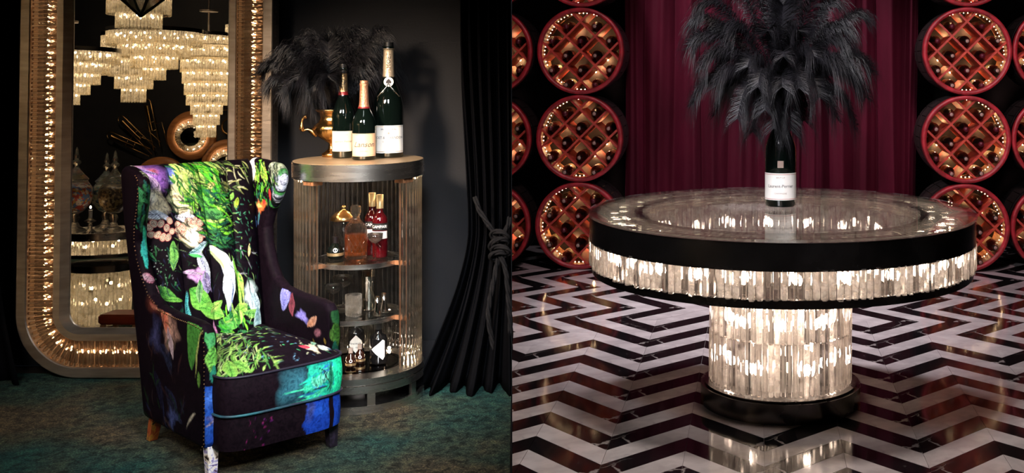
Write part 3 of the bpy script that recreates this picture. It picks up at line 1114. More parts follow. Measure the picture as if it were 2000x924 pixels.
fb = MB()
fb.poly([(-7.0, -1.6), (0.31, -1.6), (DIV * WY - 0.001, WY), (-7.0, WY)], -0.06, -0.008)
obj('floor_salon', fb, pm('dark_boards', (0.03, 0.02, 0.015), 0.4), kind='structure')
rg = MB()
rg.poly([(-6.2, -0.9), (0.125, -0.9), (DIV * 4.66 - 0.003, 4.66), (-6.2, 4.66)], -0.0075, 0.0)
tag(obj('rug', rg, rug_material()), 'worn teal and brown overdyed rug under armchair and bar cabinet', 'rug')

LEAN = math.radians(1.5)
MX_, MY_ = W(293, 731, 4.64)[0], 4.64
mirror = thing('wall_mirror', 'tall leaning mirror, rounded metal frame with lit amber crystal bars behind armchair', 'mirror', (MX_, MY_, 0.002))
mirror.rotation_euler = (-LEAN, 0, 0)
MW, MHT, MR = 1.074, 2.30, 0.27


def rr_path(off, n=18):
    """rounded rectangle inset by off: list of (point, outward normal)"""
    hw, r = MW / 2 - off, max(0.01, MR - off)
    z0, z1 = off, MHT - off
    out = []
    for (cx_, cz_, a0) in ((hw - r, z0 + r, -PI / 2), (hw - r, z1 - r, 0), (-hw + r, z1 - r, PI / 2), (-hw + r, z0 + r, PI)):
        for i in range(n + 1):
            a = a0 + PI / 2 * i / n
            out.append((Vector((cx_ + r * math.cos(a), 0, cz_ + r * math.sin(a))), Vector((math.cos(a), 0, math.sin(a)))))
    return out


def sweep(prof, smooth=False):
    """prof: list of (offset, depth y)"""
    mb = MB()
    for (o0, y0), (o1, y1) in zip(prof, prof[1:]):
        a, b = rr_path(o0), rr_path(o1)
        n = len(a)
        vs = [(p[0].x, y0, p[0].z) for p in a] + [(p[0].x, y1, p[0].z) for p in b]
        mb.add(vs, [(i, (i + 1) % n, n + (i + 1) % n, n + i) for i in range(n)], 0, smooth)
    return mb


M['bronze_frame'] = pm('bronze_frame', (0.46, 0.38, 0.31), 0.34, 0.9, col2=(0.33, 0.27, 0.22), scale=7, stretch=(1, 1, 6), rvar=0.06, bump=0.05)
M['channel_back'] = pm('channel_back', (0.05, 0.03, 0.018), 0.35, 0.8, scale=15)
M['silver_mirror'] = pm('silver_mirror', (0.90, 0.90, 0.90), 0.0, 1.0, col2=(0.90, 0.90, 0.90))
obj('outer_frame', sweep([(0, 0), (0, -0.068), (0.004, -0.072), (0.040, -0.072), (0.044, -0.068), (0.044, 0)]), M['bronze_frame'], mirror)
obj('inner_frame', sweep([(0.156, 0), (0.156, -0.068), (0.158, -0.070), (0.184, -0.070), (0.188, -0.062), (0.204, -0.032), (0.204, -0.0)]), M['bronze_frame'], mirror)
obj('channel_back', sweep([(0.044, -0.008), (0.156, -0.008)]), M['channel_back'], mirror)
mb = MB()
pts = [(p[0].x, -0.028, p[0].z) for p in rr_path(0.200)]
mb.add(pts, [tuple(range(len(pts)))[::-1]])
obj('mirror_glass', mb, M['silver_mirror'], mirror)
mb = MB()
pts = [(p[0].x, 0.0, p[0].z) for p in rr_path(0.004)]
mb.add(pts + [(x, -0.006, z) for x, y, z in pts], [tuple(range(len(pts))), tuple(range(len(pts), 2 * len(pts)))[::-1]])
obj('back_board', mb, M['black_oak'], mirror)


def path_samples(off, pitch):
    P = rr_path(off, 24)
    n = len(P)
    out = []
    acc = 0.0
    for i in range(n):
        a, b = P[i], P[(i + 1) % n]
        L = (b[0] - a[0]).length
        while acc <= L and L > 1e-9:
            t = acc / L
            out.append((a[0].lerp(b[0], t), a[1].lerp(b[1], t).normalized()))
            acc += pitch
        acc -= L
    return out


bar = prism(0.0155, 0.016, 0.109)
bar_me = mesh('crystal_bar', bar, M['crystal_amber'])
jm = MB()
for p, nrm in path_samples(0.10, 0.0168):
    # bar runs along the inward normal, from outer offset .046 to .155
    start = p + nrm * 0.0545
    zax = -nrm
    yax = Vector((0, 1, 0))
    xax = yax.cross(zax)
    R3 = Matrix((xax, yax, zax)).transposed()
    y = -0.052 + random.uniform(-0.002, 0.002)
    loc = Vector((start.x, y, start.z))
    R3 = R3 @ Matrix.Rotation(random.uniform(-0.12, 0.12), 3, 'Z')
    if loc.z < 1.78: link('crystal_bar', bar_me, mirror, loc, R3.to_euler())
    else: jm.merge(bar, Matrix.Translation(loc) @ R3.to_4x4())
obj('upper_crystal_bars', jm, M['crystal_amber'], mirror, kind='stuff')
mb = MB(); mb.ball((0, 0, 0), 0.0048, 6); bm_ = mesh('bulb', mb, M['bulb_warm'])
for k, (p, nrm) in enumerate(path_samples(0.10, 0.050)):
    if p.z < 1.9: link('bulb', bm_, mirror, (p.x, -0.024, p.z))
# little faceted beads down the outer edges
mb = MB()
for p, nrm in path_samples(0.0, 0.021):
    q = p + nrm * 0.003
    mb.ball((q.x, -0.045, q.z), 0.0075, 6, 0, (1, 1, 0.7))
obj('edge_beads', mb, M['crystal_rod'], mirror, kind='stuff')

# ---- mirror image helper: real place of what is seen in the mirror at (px, py) at apparent depth Yv
mn = Vector((0, -math.cos(LEAN), math.sin(LEAN)))
mp0 = Vector((MX_, MY_, 0.002)) + mn * 0.028


def V(px, py, Yv):
    p = W(px, py, Yv)
    return p - mn * (2 * (p - mp0).dot(mn))


def VF(px, py):
    """apparent depth at which the thing seen at (px, py) in the mirror stands on the floor"""
    lo, hi = 4.8, 14.0
    for _ in range(40):
        m_ = (lo + hi) / 2
        if V(px, py, m_).z > 0: lo = m_
        else: hi = m_
    return lo


def chandelier(px, py, Yv, tiers, label, s, plate=True):
    """tiers in apparent pixels: (radius, top, bottom) measured down from the rim; s = metres per pixel"""
    c = V(px, py, Yv)
    o = thing('crystal_chandelier', label, 'chandelier', c, 0, 'crystal chandeliers seen in the mirror')
    me = MB()
    for (r, t0, t1) in tiers:
        r, t0, t1 = r * s, t0 * s, t1 * s
        n = max(10, int(2 * PI * r / 0.021))
        for i in range(n):
            a = 2 * PI * i / n
            me.merge(prism(0.019, 0.010, t1 - t0), Matrix.Translation((r * math.cos(a), r * math.sin(a), -t1)) @ Matrix.Rotation(a + PI / 2 + random.uniform(-.15, .15), 4, 'Z'))
    obj('crystal_tiers', me, M['crystal_lamp'], o, kind='stuff')
    fr = MB()
    for (r, t0, t1) in tiers[:1]: fr.ring(r * s - 0.004, r * s + 0.008, -t0 * s - 0.008, -t0 * s + 0.022, 48)
    obj('rim', fr, M['dark_steel'], o)
    fr = MB()
    for (r, t0, t1) in tiers[1:]: fr.ring(r * s - 0.002, r * s + 0.004, -t0 * s - 0.006, -t0 * s + 0.0, 32)
    obj('tier_rings', fr, M['bronze_frame'], o)
    fr = MB(); fr.cyl(0.008, 0, 3.19 - c.z, 10); fr.cyl(0.075, 0.20, 0.215, 24)
    obj('rod', fr, M['bronze_frame'], o)
    bl = MB()
    for (r, t0, t1) in tiers:
        k = max(4, int(r / 5))
        for i in range(k):
            a = 2 * PI * (i + 0.5) / k
            bl.ball((r * s * 0.80 * math.cos(a), r * s * 0.80 * math.sin(a), -(t0 * 0.75 + t1 * 0.25) * s), 0.0085, 6)
    obj('bulbs', bl, M['bulb_lamp'], o, kind='stuff')
    return o


def cone(r0, r1, h, n, over=1.35):
    return [(r0 + (r1 - r0) * i / (n - 1), h * i / n, h * i / n + h / n * over) for i in range(n)]


sp = lambda Yv: Yv / F
chandelier(128, 100, 7.6, cone(95, 26, 100, 5, 1.25), 'wide tiered crystal chandelier at the left edge of the mirror', sp(7.6))
chandelier(303, 62, 8.3, cone(84, 20, 88, 4, 1.3), 'wide clear crystal chandelier with dark rim, middle of the mirror', sp(8.3))
chandelier(264, 70, 9.0, [(58, 0, 48), (44, 40, 80), (33, 76, 104), (21, 98, 130)], 'narrow stepped crystal chandelier left of the mirror middle', sp(9.0))
chandelier(273, -20, 7.2, [(56, 0, 50), (40, 44, 76)], 'round crystal chandelier cut by the top of the picture', sp(7.2))
chandelier(407, 68, 9.4, [(35, 0, 26), (50, 20, 50), (48, 44, 74), (44, 68, 96), (40, 90, 118), (36, 112, 138), (28, 132, 156), (23, 152, 176), (17, 172, 200)],
           'long glowing spiral crystal chandelier at right in the mirror', sp(9.4))
chandelier(478, 48, 9.9, cone(34, 20, 110, 4, 1.2), 'glowing crystal chandelier cut by the right mirror edge', sp(9.9))
# glass lantern hanging in front of the top chandelier
c = V(276, -10, 6.0)
o = thing('hanging_lantern', 'black framed glass lantern, lower tip showing at the top of the mirror', 'lantern', c, 0.5)
mb = MB()
tip = Vector((0, 0, -0.12))
cr = [Vector((0.16 * math.cos(PI / 2 * k + .3), 0.16 * math.sin(PI / 2 * k + .3), 0.02)) for k in range(4)]
for k in range(4):
    mb.tube([cr[k], tip], 0.008, 6); mb.tube([cr[k], cr[(k + 1) % 4]], 0.008, 6)
obj('frame', mb, M['black_oak'], o)
mb = MB()
for k in range(4): mb.add([cr[k], cr[(k + 1) % 4], tip], [(0, 1, 2)])
obj('pane', mb, M['glass'], o)
mb = MB(); mb.cyl(0.006, 0.02, 3.19 - c.z, 8); obj('rod', mb, M['iron'], o)

# ---- far wall things, seen only in the mirror
M['brass'] = pm('brass', (0.62, 0.38, 0.16), 0.25, 1.0, scale=10)
M['copper_wood'] = pm('copper_wood', (0.36, 0.15, 0.05), 0.45, col2=(0.24, 0.09, 0.03), scale=6, stretch=(1, 1, 5))
YW = 10.84


def trombone(a, b, label, wpx=7):
    A, B_ = V(*a, YW), V(*b, YW)
    A.y = B_.y = -1.52
    o = thing('trombone', label, 'trombone', A, 0, 'trombones fanned out on the far wall')
    d = (B_ - A)
    L = d.length
    d.normalize()
    n = Vector((0, 1, 0)).cross(d).normalized()
    w = 0.034
    pts = [d * L + n * w, d * 0.03 + n * w]
    pts += [n * w * math.cos(t) - d * w * math.sin(t) + d * 0.03 for t in [PI * i / 8 for i in range(9)]]
    pts += [d * 0.03 - n * w, d * L * 0.96 - n * w]
    mb = MB(); mb.tube(pts, 0.005, 8); obj('slide', mb, M['brass'], o)
    mb = MB()
    for t in (0.45, 0.62): mb.tube([d * L * t + n * w, d * L * t - n * w], 0.004, 6)
    mb.tube([d * L * 0.5 - n * w, d * L * 0.5 - n * w * 3, d * L * 0.95 - n * w * 3.2], 0.004, 6)
    obj('stays', mb, M['brass'], o)
    mb = MB()
    m_ = 12
    pr_ = [(0.005 + 0.016 * (i / m_) ** 3, i / m_ * L * 0.5) for i in range(m_ + 1)]
    t = MB(); t.lathe(pr_, 20)
    q = (-d).to_track_quat('Z', 'Y').to_matrix().to_4x4()
    mb.merge(t, Matrix.Translation(d * L * 0.62 + Vector((0, 0.02, 0))) @ q)
    obj('bell', mb, M['brass'], o)


trombone((290, 195), (313, 292), 'upright brass trombone of the fan on the far wall')
trombone((238, 229), (308, 296), 'slanting middle brass trombone of the fan on the far wall')
trombone((216, 262), (300, 298), 'lowest near-level brass trombone of the fan on the far wall')


def round_mirror(px, py, rp, label):
    c = V(px, py, YW)
    c.y = -1.555
    r = rp * YW / F
    o = thing('round_mirror', label, 'mirror', c, 0, 'round mirrors on the far wall')
    mb = MB(); t = MB()
    t.lathe([(r * 0.66, 0.0), (r * 0.66, 0.03), (r * 0.70, 0.04), (r * 0.97, 0.04), (r, 0.02), (r, 0)], 64)
    mb.merge(t, Matrix.Rotation(-PI / 2, 4, 'X')); obj('wooden_ring', mb, M['copper_wood'], o)
    mb = MB(); t = MB()
    k = 10
    t.lathe([(0.0001 + r * 0.66 * i / k, 0.035 * (1 - (i / k) ** 2) + 0.004) for i in range(k + 1)], 48)
    mb.merge(t, Matrix.Rotation(-0.20, 4, 'Z') @ Matrix.Rotation(-PI / 2 + 0.12, 4, 'X')); obj('convex_glass', mb, M['silver_mirror'], o)
    mb = MB()
    for i in range(40):
        a = 2 * PI * i / 40
        mb.merge(prism(r * 0.07, 0.012, r * 0.22), Matrix.Rotation(a, 4, 'Y') @ Matrix.Translation((0, 0.05, r * 0.43)))
    obj('crystal_surround', mb, M['crystal_lamp'], o, kind='stuff')
    mb = MB()
    for i in range(14):
        a = 2 * PI * i / 14
        mb.ball((r * .56 * math.cos(a), 0.034, r * .56 * math.sin(a)), 0.006, 6)
    obj('rim_lights', mb, M['bulb_lamp'], o, kind='stuff')


round_mirror(378, 265, 48, 'whole round wood-ringed mirror on the far wall, right of the trombones')
round_mirror(448, 322, 50, 'round wood-ringed mirror cut by the tall mirror right edge')
round_mirror(320, 362, 56, 'round wood-ringed mirror mostly hidden by the armchair top')
for (px, py, lab) in ((448, 205, 'brass horn with straight pipes at the mirror right edge'), (450, 247, 'coiled brass horn at the mirror right edge')):
    c = V(px, py, YW); c.y = -1.53
    o = thing('brass_horn', lab, 'horn', c)
    mb = MB()
    if py < 230:
        for k in range(5): mb.tube([(-.09, 0, k * .025 - .05), (.09, 0, k * .025 - .05)], 0.006, 8)
        mb.tube([(-.09, 0, -.05), (-.11, 0, 0), (-.09, 0, .05)], 0.006, 8)
    else:
        mb.tube([(0.065 * math.cos(t), 0, 0.075 * math.sin(t)) for t in [2 * PI * i / 24 for i in range(24)]], 0.011, 8, closed=True)
    obj('pipes', mb, M['brass'], o)

# ---- crystal side table with jars, also seen in the mirror
YT = VF(196, 640)
TS = YT / 6.88
c = V(196, 640, YT); c.z = 0
KS = 0.845
o = thing('side_table', 'small lit crystal drum table seen low in the mirror', 'table', c)
o.scale = (KS, KS, KS)
ts = 6.88 / F
mb = MB(); mb.cyl(0.21, 0, 0.04, 48); obj('base', mb, M['brushed_steel'], o)
prism_ring(o, 0.165, 46, 0.045, 0.021, 0.013, 0.31, M['crystal_lamp'], 'drum_prism', lambda a: False, 'drum_prisms')
mb = MB(); mb.cyl(0.20, 0.36, 0.40, 48); mb.cyl(0.26, 0.455, 0.475, 64); obj('under_shelf', mb, M['dark_steel'], o)
prism_ring(o, 0.25, 70, 0.475, 0.021, 0.013, 0.085, M['crystal_lamp'], 'rim_prism', lambda a: False, 'rim_prisms')
mb = MB(); mb.ring(0.0005, 0.27, 0.56, 0.605, 64); obj('top', mb, M['brushed_steel'], o)
mb = MB()
for k in range(8):
    a = PI / 4 * k
    mb.ball((0.11 * math.cos(a), 0.11 * math.sin(a), 0.26 - 0.10 * (k % 2)), 0.010, 6)
    mb.ball((0.19 * math.cos(a), 0.19 * math.sin(a), 0.52), 0.010, 6)
obj('bulbs', mb, M['bulb_lamp'], o)


def candy_mat(name, cols):
    m, nt, out = newmat(name)
    b = N(nt, 'ShaderNodeBsdfPrincipled')
    b.inputs['Roughness'].default_value = 0.3
    nt.links.new(b.outputs[0], out.inputs[0])
    tc = N(nt, 'ShaderNodeTexCoord')
    vo = N(nt, 'ShaderNodeTexVoronoi')
    vo.inputs['Scale'].default_value = 75
    nt.links.new(tc.outputs['Object'], vo.inputs['Vector'])
    r = N(nt, 'ShaderNodeValToRGB')
    r.color_ramp.interpolation = 'CONSTANT'
    while len(r.color_ramp.elements) < len(cols): r.color_ramp.elements.new(0.5)
    for i, (e, c_) in enumerate(zip(r.color_ramp.elements, cols)):
        e.position = i / len(cols)
        e.color = (*c_, 1)
    nt.links.new(vo.outputs['Color'], r.inputs[0])
    nt.links.new(r.outputs[0], b.inputs['Base Color'])
    return m


sweets = [candy_mat('sweets_mixed', [(.5, .2, .05), (.7, .6, .5), (.1, .2, .4), (.4, .05, .03), (.6, .4, .1)]),
          candy_mat('sweets_blue', [(.1, .3, .35), (.5, .5, .4), (.05, .1, .2), (.3, .4, .2)]),
          candy_mat('sweets_brown', [(.12, .06, .02), (.3, .2, .08), (.05, .03, .02), (.4, .3, .15)])]
for k, (px, dy, sc, lab) in enumerate(((157, 0.08, 1.0, 'tall lidded glass jar of mixed sweets, left of three in the mirror'),
                                       (180, -0.10, 0.92, 'lidded glass jar of blue sweets, behind the other two in the mirror'),
                                       (228, 0.06, 0.96, 'lidded glass jar of brown sweets nearest the armchair in the mirror'))):
    c = V(px, 640, YT); c.y += dy; c.z = 0.6055 * KS
    o = thing('apothecary_jar', lab, 'jar', c, 0, 'apothecary jars on the side table')
    o.scale = (0.80, 0.80, 0.80)
    pf = [(0.001, 0), (0.065, 0), (0.068, 0.008), (0.03, 0.03), (0.018, 0.06), (0.03, 0.085), (0.020, 0.11), (0.05, 0.13), (0.09, 0.18), (0.102, 0.23), (0.095, 0.285), (0.07, 0.32), (0.066, 0.33)]
    pf = [(a * sc, b_ * sc) for a, b_ in pf]
    mb = MB(); mb.lathe(pf, 28); obj('jar_body', mb, M['crystal_rod'], o)
    ld = [(0.072, 0.33), (0.074, 0.34), (0.05, 0.365), (0.022, 0.40), (0.012, 0.425), (0.026, 0.44), (0.026, 0.452), (0.012, 0.465), (0.018, 0.48), (0.012, 0.50), (0.008, 0.53), (0.001, 0.545)]
    mb = MB(); mb.lathe([(a * sc, b_ * sc) for a, b_ in ld], 24); obj('lid', mb, M['crystal_rod'], o)
    sw = [(0.001, 0.135), (0.048, 0.14), (0.085, 0.185), (0.096, 0.23), (0.088, 0.275), (0.05, 0.292), (0.001, 0.296)]
    mb = MB(); mb.lathe([(a * sc, b_ * sc) for a, b_ in sw], 24); obj('sweets', mb, sweets[k], o, kind='stuff')
c = V(203, 640, YT); c.y += 0.16; c.z = 0.6055 * KS
o = thing('candle_holder', 'little crystal candle holder with a lit candle between the jars', 'candle holder', c)
mb = MB(); mb.lathe([(0.001, 0), (0.035, 0), (0.012, 0.02), (0.01, 0.05), (0.03, 0.06), (0.012, 0.07), (0.012, 0.075)], 16); obj('holder', mb, M['crystal_rod'], o)
mb = MB(); mb.cyl(0.009, 0.075, 0.115, 12); obj('candle', mb, M['label_white'], o)
mb = MB(); mb.ball((0, 0, 0.13), 0.004, 8, 0, (1, 1, 1.8)); obj('flame', mb, M['bulb_lamp'], o)
c = V(245, 640, YT - .25); c.z = 0
o = thing('low_stool', 'low red and wood stool beside the drum table in the mirror', 'stool', c)
mb = MB(); mb.box((0, 0, 0.10), (0.20, 0.16, 0.05), None, 0, 0.01); obj('seat', mb, pm('red_leather', (0.35, 0.05, 0.02), 0.5), o)
for sx in (-1, 1):
    for sy in (-1, 1):
        mb = MB(); mb.box((0.08 * sx, 0.06 * sy, 0.0375), (0.02, 0.02, 0.075)); obj('leg', mb, M['oak_stain'], o)

# ================================================================= BAR CABINET
CAX, CAY = W(701, 772, 4.347)[0], 4.347
cab_rz = face_cam((CAX, CAY))
cab = thing('bar_cabinet', 'open cylindrical bar cabinet of upright glass rods and brushed metal rings', 'cabinet', (CAX, CAY, 0), cab_rz)
M['nickel'] = pm('nickel', (0.68, 0.63, 0.58), 0.27, 1.0, col2=(0.60, 0.55, 0.50), scale=7, stretch=(1, 1, 10), rvar=0.04)
M['copper_leather'] = pm('copper_leather', (0.30, 0.13, 0.06), 0.4, 0.3, scale=30)
RC = 0.254
mb = MB(); mb.ring(RC - 0.012, RC, 0.001, 0.031, 96); obj('foot_ring', mb, M['nickel'], cab)
mb = MB(); mb.ring(RC - 0.03, RC, 0.078, 0.106, 96); obj('plinth_ring', mb, M['nickel'], cab)
for k in range(8):
    a = -PI / 2 + 0.18 + 2 * PI * k / 8
    mb = MB()
    mb.box((0, 0, 0.0545), (0.012, 0.030, 0.047), None)
    mb2 = MB(); mb2.merge(mb, Matrix.Rotation(a, 4, 'Z') @ Matrix.Translation((RC - 0.008, 0, 0)))
    obj('plinth_post', mb2, M['nickel'], cab)
mb = MB(); mb.cyl(0.19, 0.001, 0.10, 64); obj('plinth_core', mb, M['dark_steel'], cab)
mb = MB(); mb.ring(0.175, RC - 0.002, 0.110, 0.134, 96); mb.ring(0.0005, RC - 0.01, 0.104, 0.112, 96); obj('platform', mb, M['nickel'], cab)
mb = MB(); mb.disc(0.170, 0.1335, 64); mb.ring(0.150, 0.153, 0.1335, 0.136, 64); obj('mirrored_floor', mb, pm('smoked_mirror', (0.22, 0.21, 0.20), 0.06, 1.0), cab)
mb = MB(); mb.ring(RC - 0.022, RC, 0.882, 0.9455, 96); obj('top_ring', mb, M['nickel'], cab)
mb = MB(); mb.ring(0.0005, RC - 0.004, 0.930, 0.9465, 96); obj('top_plate', mb, pm('honed_brass', (0.55, 0.38, 0.22), 0.35, 0.6, scale=10), cab)
for sx in (-1, 1):
    a = -PI / 2 + sx * 0.86
    mb = MB(); mb.box((0, 0, 0.873), (0.045, 0.055, 0.018))
    mb2 = MB(); mb2.merge(mb, Matrix.Translation((0.222 * math.cos(a), 0.222 * math.sin(a), 0)) @ Matrix.Rotation(a, 4, 'Z')); obj('bracket', mb2, M['copper_leather'], cab)
    mb = MB(); mb.box((0.215 * math.cos(a), 0.215 * math.sin(a), 0.508), (0.005, 0.005, 0.748)); obj('upright', mb, M['copper_leather'], cab)
rod = MB(); rod.cyl(0.0085, 0.0, 0.747, 12)
rod_me = mesh('glass_rod', rod, M['crystal_rod'])
n = 58
for i in range(n):
    a = -PI / 2 + 0.72 + (2 * PI - 1.44) * i / (n - 1)
    link('glass_rod', rod_me, cab, (0.237 * math.cos(a), 0.237 * math.sin(a), 0.1345), (0, 0, a))
for zt in (0.553, 0.337):
    mb = MB(); mb.ring(0.166, 0.171, zt - 0.019, zt, 96)
    o = obj('shelf', mb, M['nickel'], cab)
    mb = MB(); mb.ring(0.0005, 0.1655, zt - 0.006, zt - 0.0005, 64); obj('shelf_glass', mb, M['table_glass'], o)
    for sx in (-1, 1):
        a = -PI / 2 + sx * 0.95
        mb = MB(); mb.box((0, 0, zt - 0.010), (0.05, 0.012, 0.016))
        mb2 = MB(); mb2.merge(mb, Matrix.Rotation(a, 4, 'Z') @ Matrix.Translation((0.194, 0, 0))); obj('shelf_tab', mb2, M['copper_leather'], o)
mb = MB(); mb.ball((0, 0, 0), 0.006, 6); bm_ = mesh('bulb', mb, M['bulb_cabinet'])
for k in range(14):
    a = -PI / 2 + 0.9 + (2 * PI - 1.8) * k / 13
    link('bulb', bm_, cab, (0.205 * math.cos(a), 0.205 * math.sin(a), 0.874))
for k in range(7):
    a = -PI / 2 + 1.2 + (2 * PI - 2.4) * k / 6
    link('bulb', bm_, cab, (0.200 * math.cos(a), 0.200 * math.sin(a), 0.142))


def on(px, Y, z):
    p = W(px, 0, Y)
    p.z = z + 0.0004
    return p


ZTOP = 0.9465
# --- champagne bottles on top
p = on(670.5, 4.42, ZTOP); R, h = 0.0445, 0.381
b = thing('champagne_bottle', 'dark champagne bottle, gold neck foil, red collar, cream label, on the bar cabinet', 'bottle', p, face_cam(p))
pr = champ_profile(R, h)
mb = MB(); mb.lathe(pr, 40); obj('glass_body', mb, M['bottle_green'], b)
obj('neck_foil', foil_mb(pr, h * 0.70, h * 0.90, 0.001, False), M['gold_foil'], b)
obj('red_collar', foil_mb(pr, h * 0.67, h * 0.705, 0.0016, False), M['red_foil'], b)
mb = MB(); mb.cyl(rad(pr, h * .9) + .001, h * 0.905, h * 1.0, 20); obj('stopper', mb, M['black_cap'], b)
lb = obj('label', patch(R + 0.0007, 0.028, 0.110, 1.25), M['label_cream'], b)
lettering(lb, [('Laurent-Perrier', 0.0115, 0.068, 0.0, 0, 0, 0.0003)], M['ink'], R + 0.0012)
lettering(lb, [('CHAMPAGNE', 0.006, 0.095), ('BRUT', 0.005, 0.045)], M['ink_soft'], R + 0.0012, 'small_lettering')
lettering(b, [('LP', 0.024, h * 0.80, 0, 0, 0.3)], M['ink'], lambda z: rad(pr, z) + 0.002, 'neck_lettering')

p = on(711, 4.33, ZTOP); R, h = 0.0468, 0.317
b = thing('champagne_bottle', 'shortest champagne bottle, orange-pink foil and peach label, front of the cabinet top', 'bottle', p, face_cam(p))
pr = champ_profile(R, h)
mb = MB(); mb.lathe(pr, 40); obj('glass_body', mb, M['bottle_green'], b)
obj('neck_foil', foil_mb(pr, h * 0.66, h * 0.995, 0.0012), M['pink_foil'], b)
obj('red_collar', foil_mb(pr, h * 0.645, h * 0.665, 0.0016, False), M['red_foil'], b)
lb = obj('label', patch(R + 0.0007, 0.016, 0.106, 1.2, 20, 0, 6), M['label_peach'], b)
lettering(lb, [('Lanson', 0.030, 0.062, 0, 0, 0.35, 0.0004)], M['ink'], R + 0.0012)
lettering(lb, [('ROSE LABEL', 0.006, 0.036), ('ROSE', 0.006, 0.030)][:1], M['ink_red'], R + 0.0012, 'small_lettering')
mb = MB(); mb.merge(patch(R + 0.0012, 0.019, 0.0203, 1.1)); mb.merge(patch(R + 0.0012, 0.102, 0.1033, 1.1)); obj('label_border', mb, M['gold_foil'], lb)
lettering(b, [('LANSON', 0.011, h * 0.83, 0, PI / 2)], M['ink_soft'], lambda z: rad(pr, z) + 0.002, 'neck_lettering')

p = on(759, 4.45, ZTOP); R, h = 0.0595, 0.470
b = thing('champagne_bottle', 'tallest champagne bottle, pale gold neck, ribbon seal, white label, on the bar cabinet', 'bottle', p, face_cam(p))
pr = champ_profile(R, h)
mb = MB(); mb.lathe(pr, 44); obj('glass_body', mb, M['bottle_green'], b)
obj('neck_foil', foil_mb(pr, h * 0.70, h * 0.945, 0.0012, False), M['pale_foil'], b)
mb = MB(); mb.cyl(rad(pr, h * .92) + .0005, h * 0.945, h * 1.0, 24); obj('stopper', mb, M['black_cap'], b)
lb = obj('label', patch(R + 0.0007, 0.020, 0.132, 1.25, 20), M['label_white'], b)
lettering(lb, [('MOET & CHANDON', 0.0145, 0.082, 0, 0, 0, 0.0003), ('BRUT IMPERIAL', 0.0095, 0.116, 0, 0, 0, 0.0002)], M['ink'], R + 0.0012)
lettering(lb, [('CHAMPAGNE', 0.0085, 0.066), ('\u2666', 0.012, 0.100), ('FONDE EN 1743', 0.005, 0.040)], M['ink_soft'], R + 0.0012, 'small_lettering')
mb = MB(); mb.merge(patch(R + 0.0012, 0.025, 0.0268, 1.2)); mb.merge(patch(R + 0.0012, 0.1265, 0.128, 1.2)); obj('label_border', mb, M['gold_foil'], lb)
lettering(b, [('MOET', 0.024, h * 0.84, 0, PI / 2)], M['ink'], lambda z: rad(pr, z) + 0.002, 'neck_lettering')
sz = h * 0.655
mb = MB()
for sx in (-1, 1):
    pts = []
    for i in range(9):
        t = i / 8
        a = sx * (0.1 + 0.9 * t); z = sz - 0.012 - 0.05 * t
        r = rad(pr, z) + 0.002
        pts.append((r * math.sin(a), -r * math.cos(a), z))
    mb.tube(pts, 0.0028, 6)
    pts = []
    for i in range(9):
        a = sx * (0.1 + 1.5 * i / 8); z = sz + 0.012 + 0.012 * i / 8
        r = rad(pr, z) + 0.002
        pts.append((r * math.sin(a), -r * math.cos(a), z))
    mb.tube(pts, 0.0026, 6)
obj('ribbon', mb, M['brushed_steel'], b)
mb = MB(); t = MB(); t.cyl(0.0195, 0, 0.003, 28)
r = rad(pr, sz)
mb.merge(t, Matrix.Translation((0, -r - 0.003, sz)) @ Matrix.Rotation(PI / 2 - 0.15, 4, 'X')); obj('seal', mb, M['label_white'], b)
mb = MB(); t = MB(); t.merge(text_mb('\u2660', 0.024))
if len(t.v) < 4: t = text_mb('M', 0.02)
mb.merge(t, Matrix.Translation((0, -r - 0.0068, sz)) @ Matrix.Rotation(PI / 2 - 0.15, 4, 'X')); obj('seal_emblem', mb, M['ink'], b)

# --- gilded urn with feathers
UY = 4.47
p = on(648, UY, ZTOP)
M['gilt'] = pm('gilt', (0.70, 0.42, 0.16), 0.22, 1.0, col2=(0.45, 0.24, 0.08), scale=40, bump=0.2)
urn = thing('urn', 'gilded fluted urn with scrolled handle behind the champagne bottles', 'urn', p, face_cam(p))
mb = MB()
prof = [(0.001, 0), (0.038, 0), (0.040, 0.012), (0.028, 0.02), (0.014, 0.032), (0.012, 0.055), (0.03, 0.068), (0.062, 0.09), (0.074, 0.115), (0.070, 0.130), (0.052, 0.142), (0.044, 0.160), (0.050, 0.180), (0.066, 0.190), (0.066, 0.196), (0.048, 0.196), (0.040, 0.16)]
k = 48
vs, fs = [], []
for r, z in prof:
    for i in range(k):
        a = 2 * PI * i / k
        fl = 1 + (0.055 * abs(math.sin(a * 8)) if 0.06 < z < 0.125 else 0)
        vs.append((r * fl * math.cos(a), r * fl * math.sin(a), z))
for j in range(len(prof) - 1):
    for i in range(k): fs.append((j * k + i, j * k + (i + 1) % k, (j + 1) * k + (i + 1) % k, (j + 1) * k + i))
mb.add(vs, fs, 0, True)
obj('bowl', mb, M['gilt'], urn)
for sx in (-1, 1):
    pts = [(sx * (0.060 + 0.050 * math.sin(t * 2.6) + 0.012 * t), 0, 0.085 + 0.075 * t + 0.012 * math.sin(t * 9)) for t in [i / 14 for i in range(15)]]
    mb = MB(); mb.tube(pts, [0.007 + 0.003 * math.sin(i) for i in range(15)], 8); obj('handle', mb, M['gilt'], urn)
PB = Vector((p.x, p.y, ZTOP + 0.15))
pl = thing('feather_bouquet', 'spray of black ostrich feathers standing in the gilded urn', 'feathers', PB)
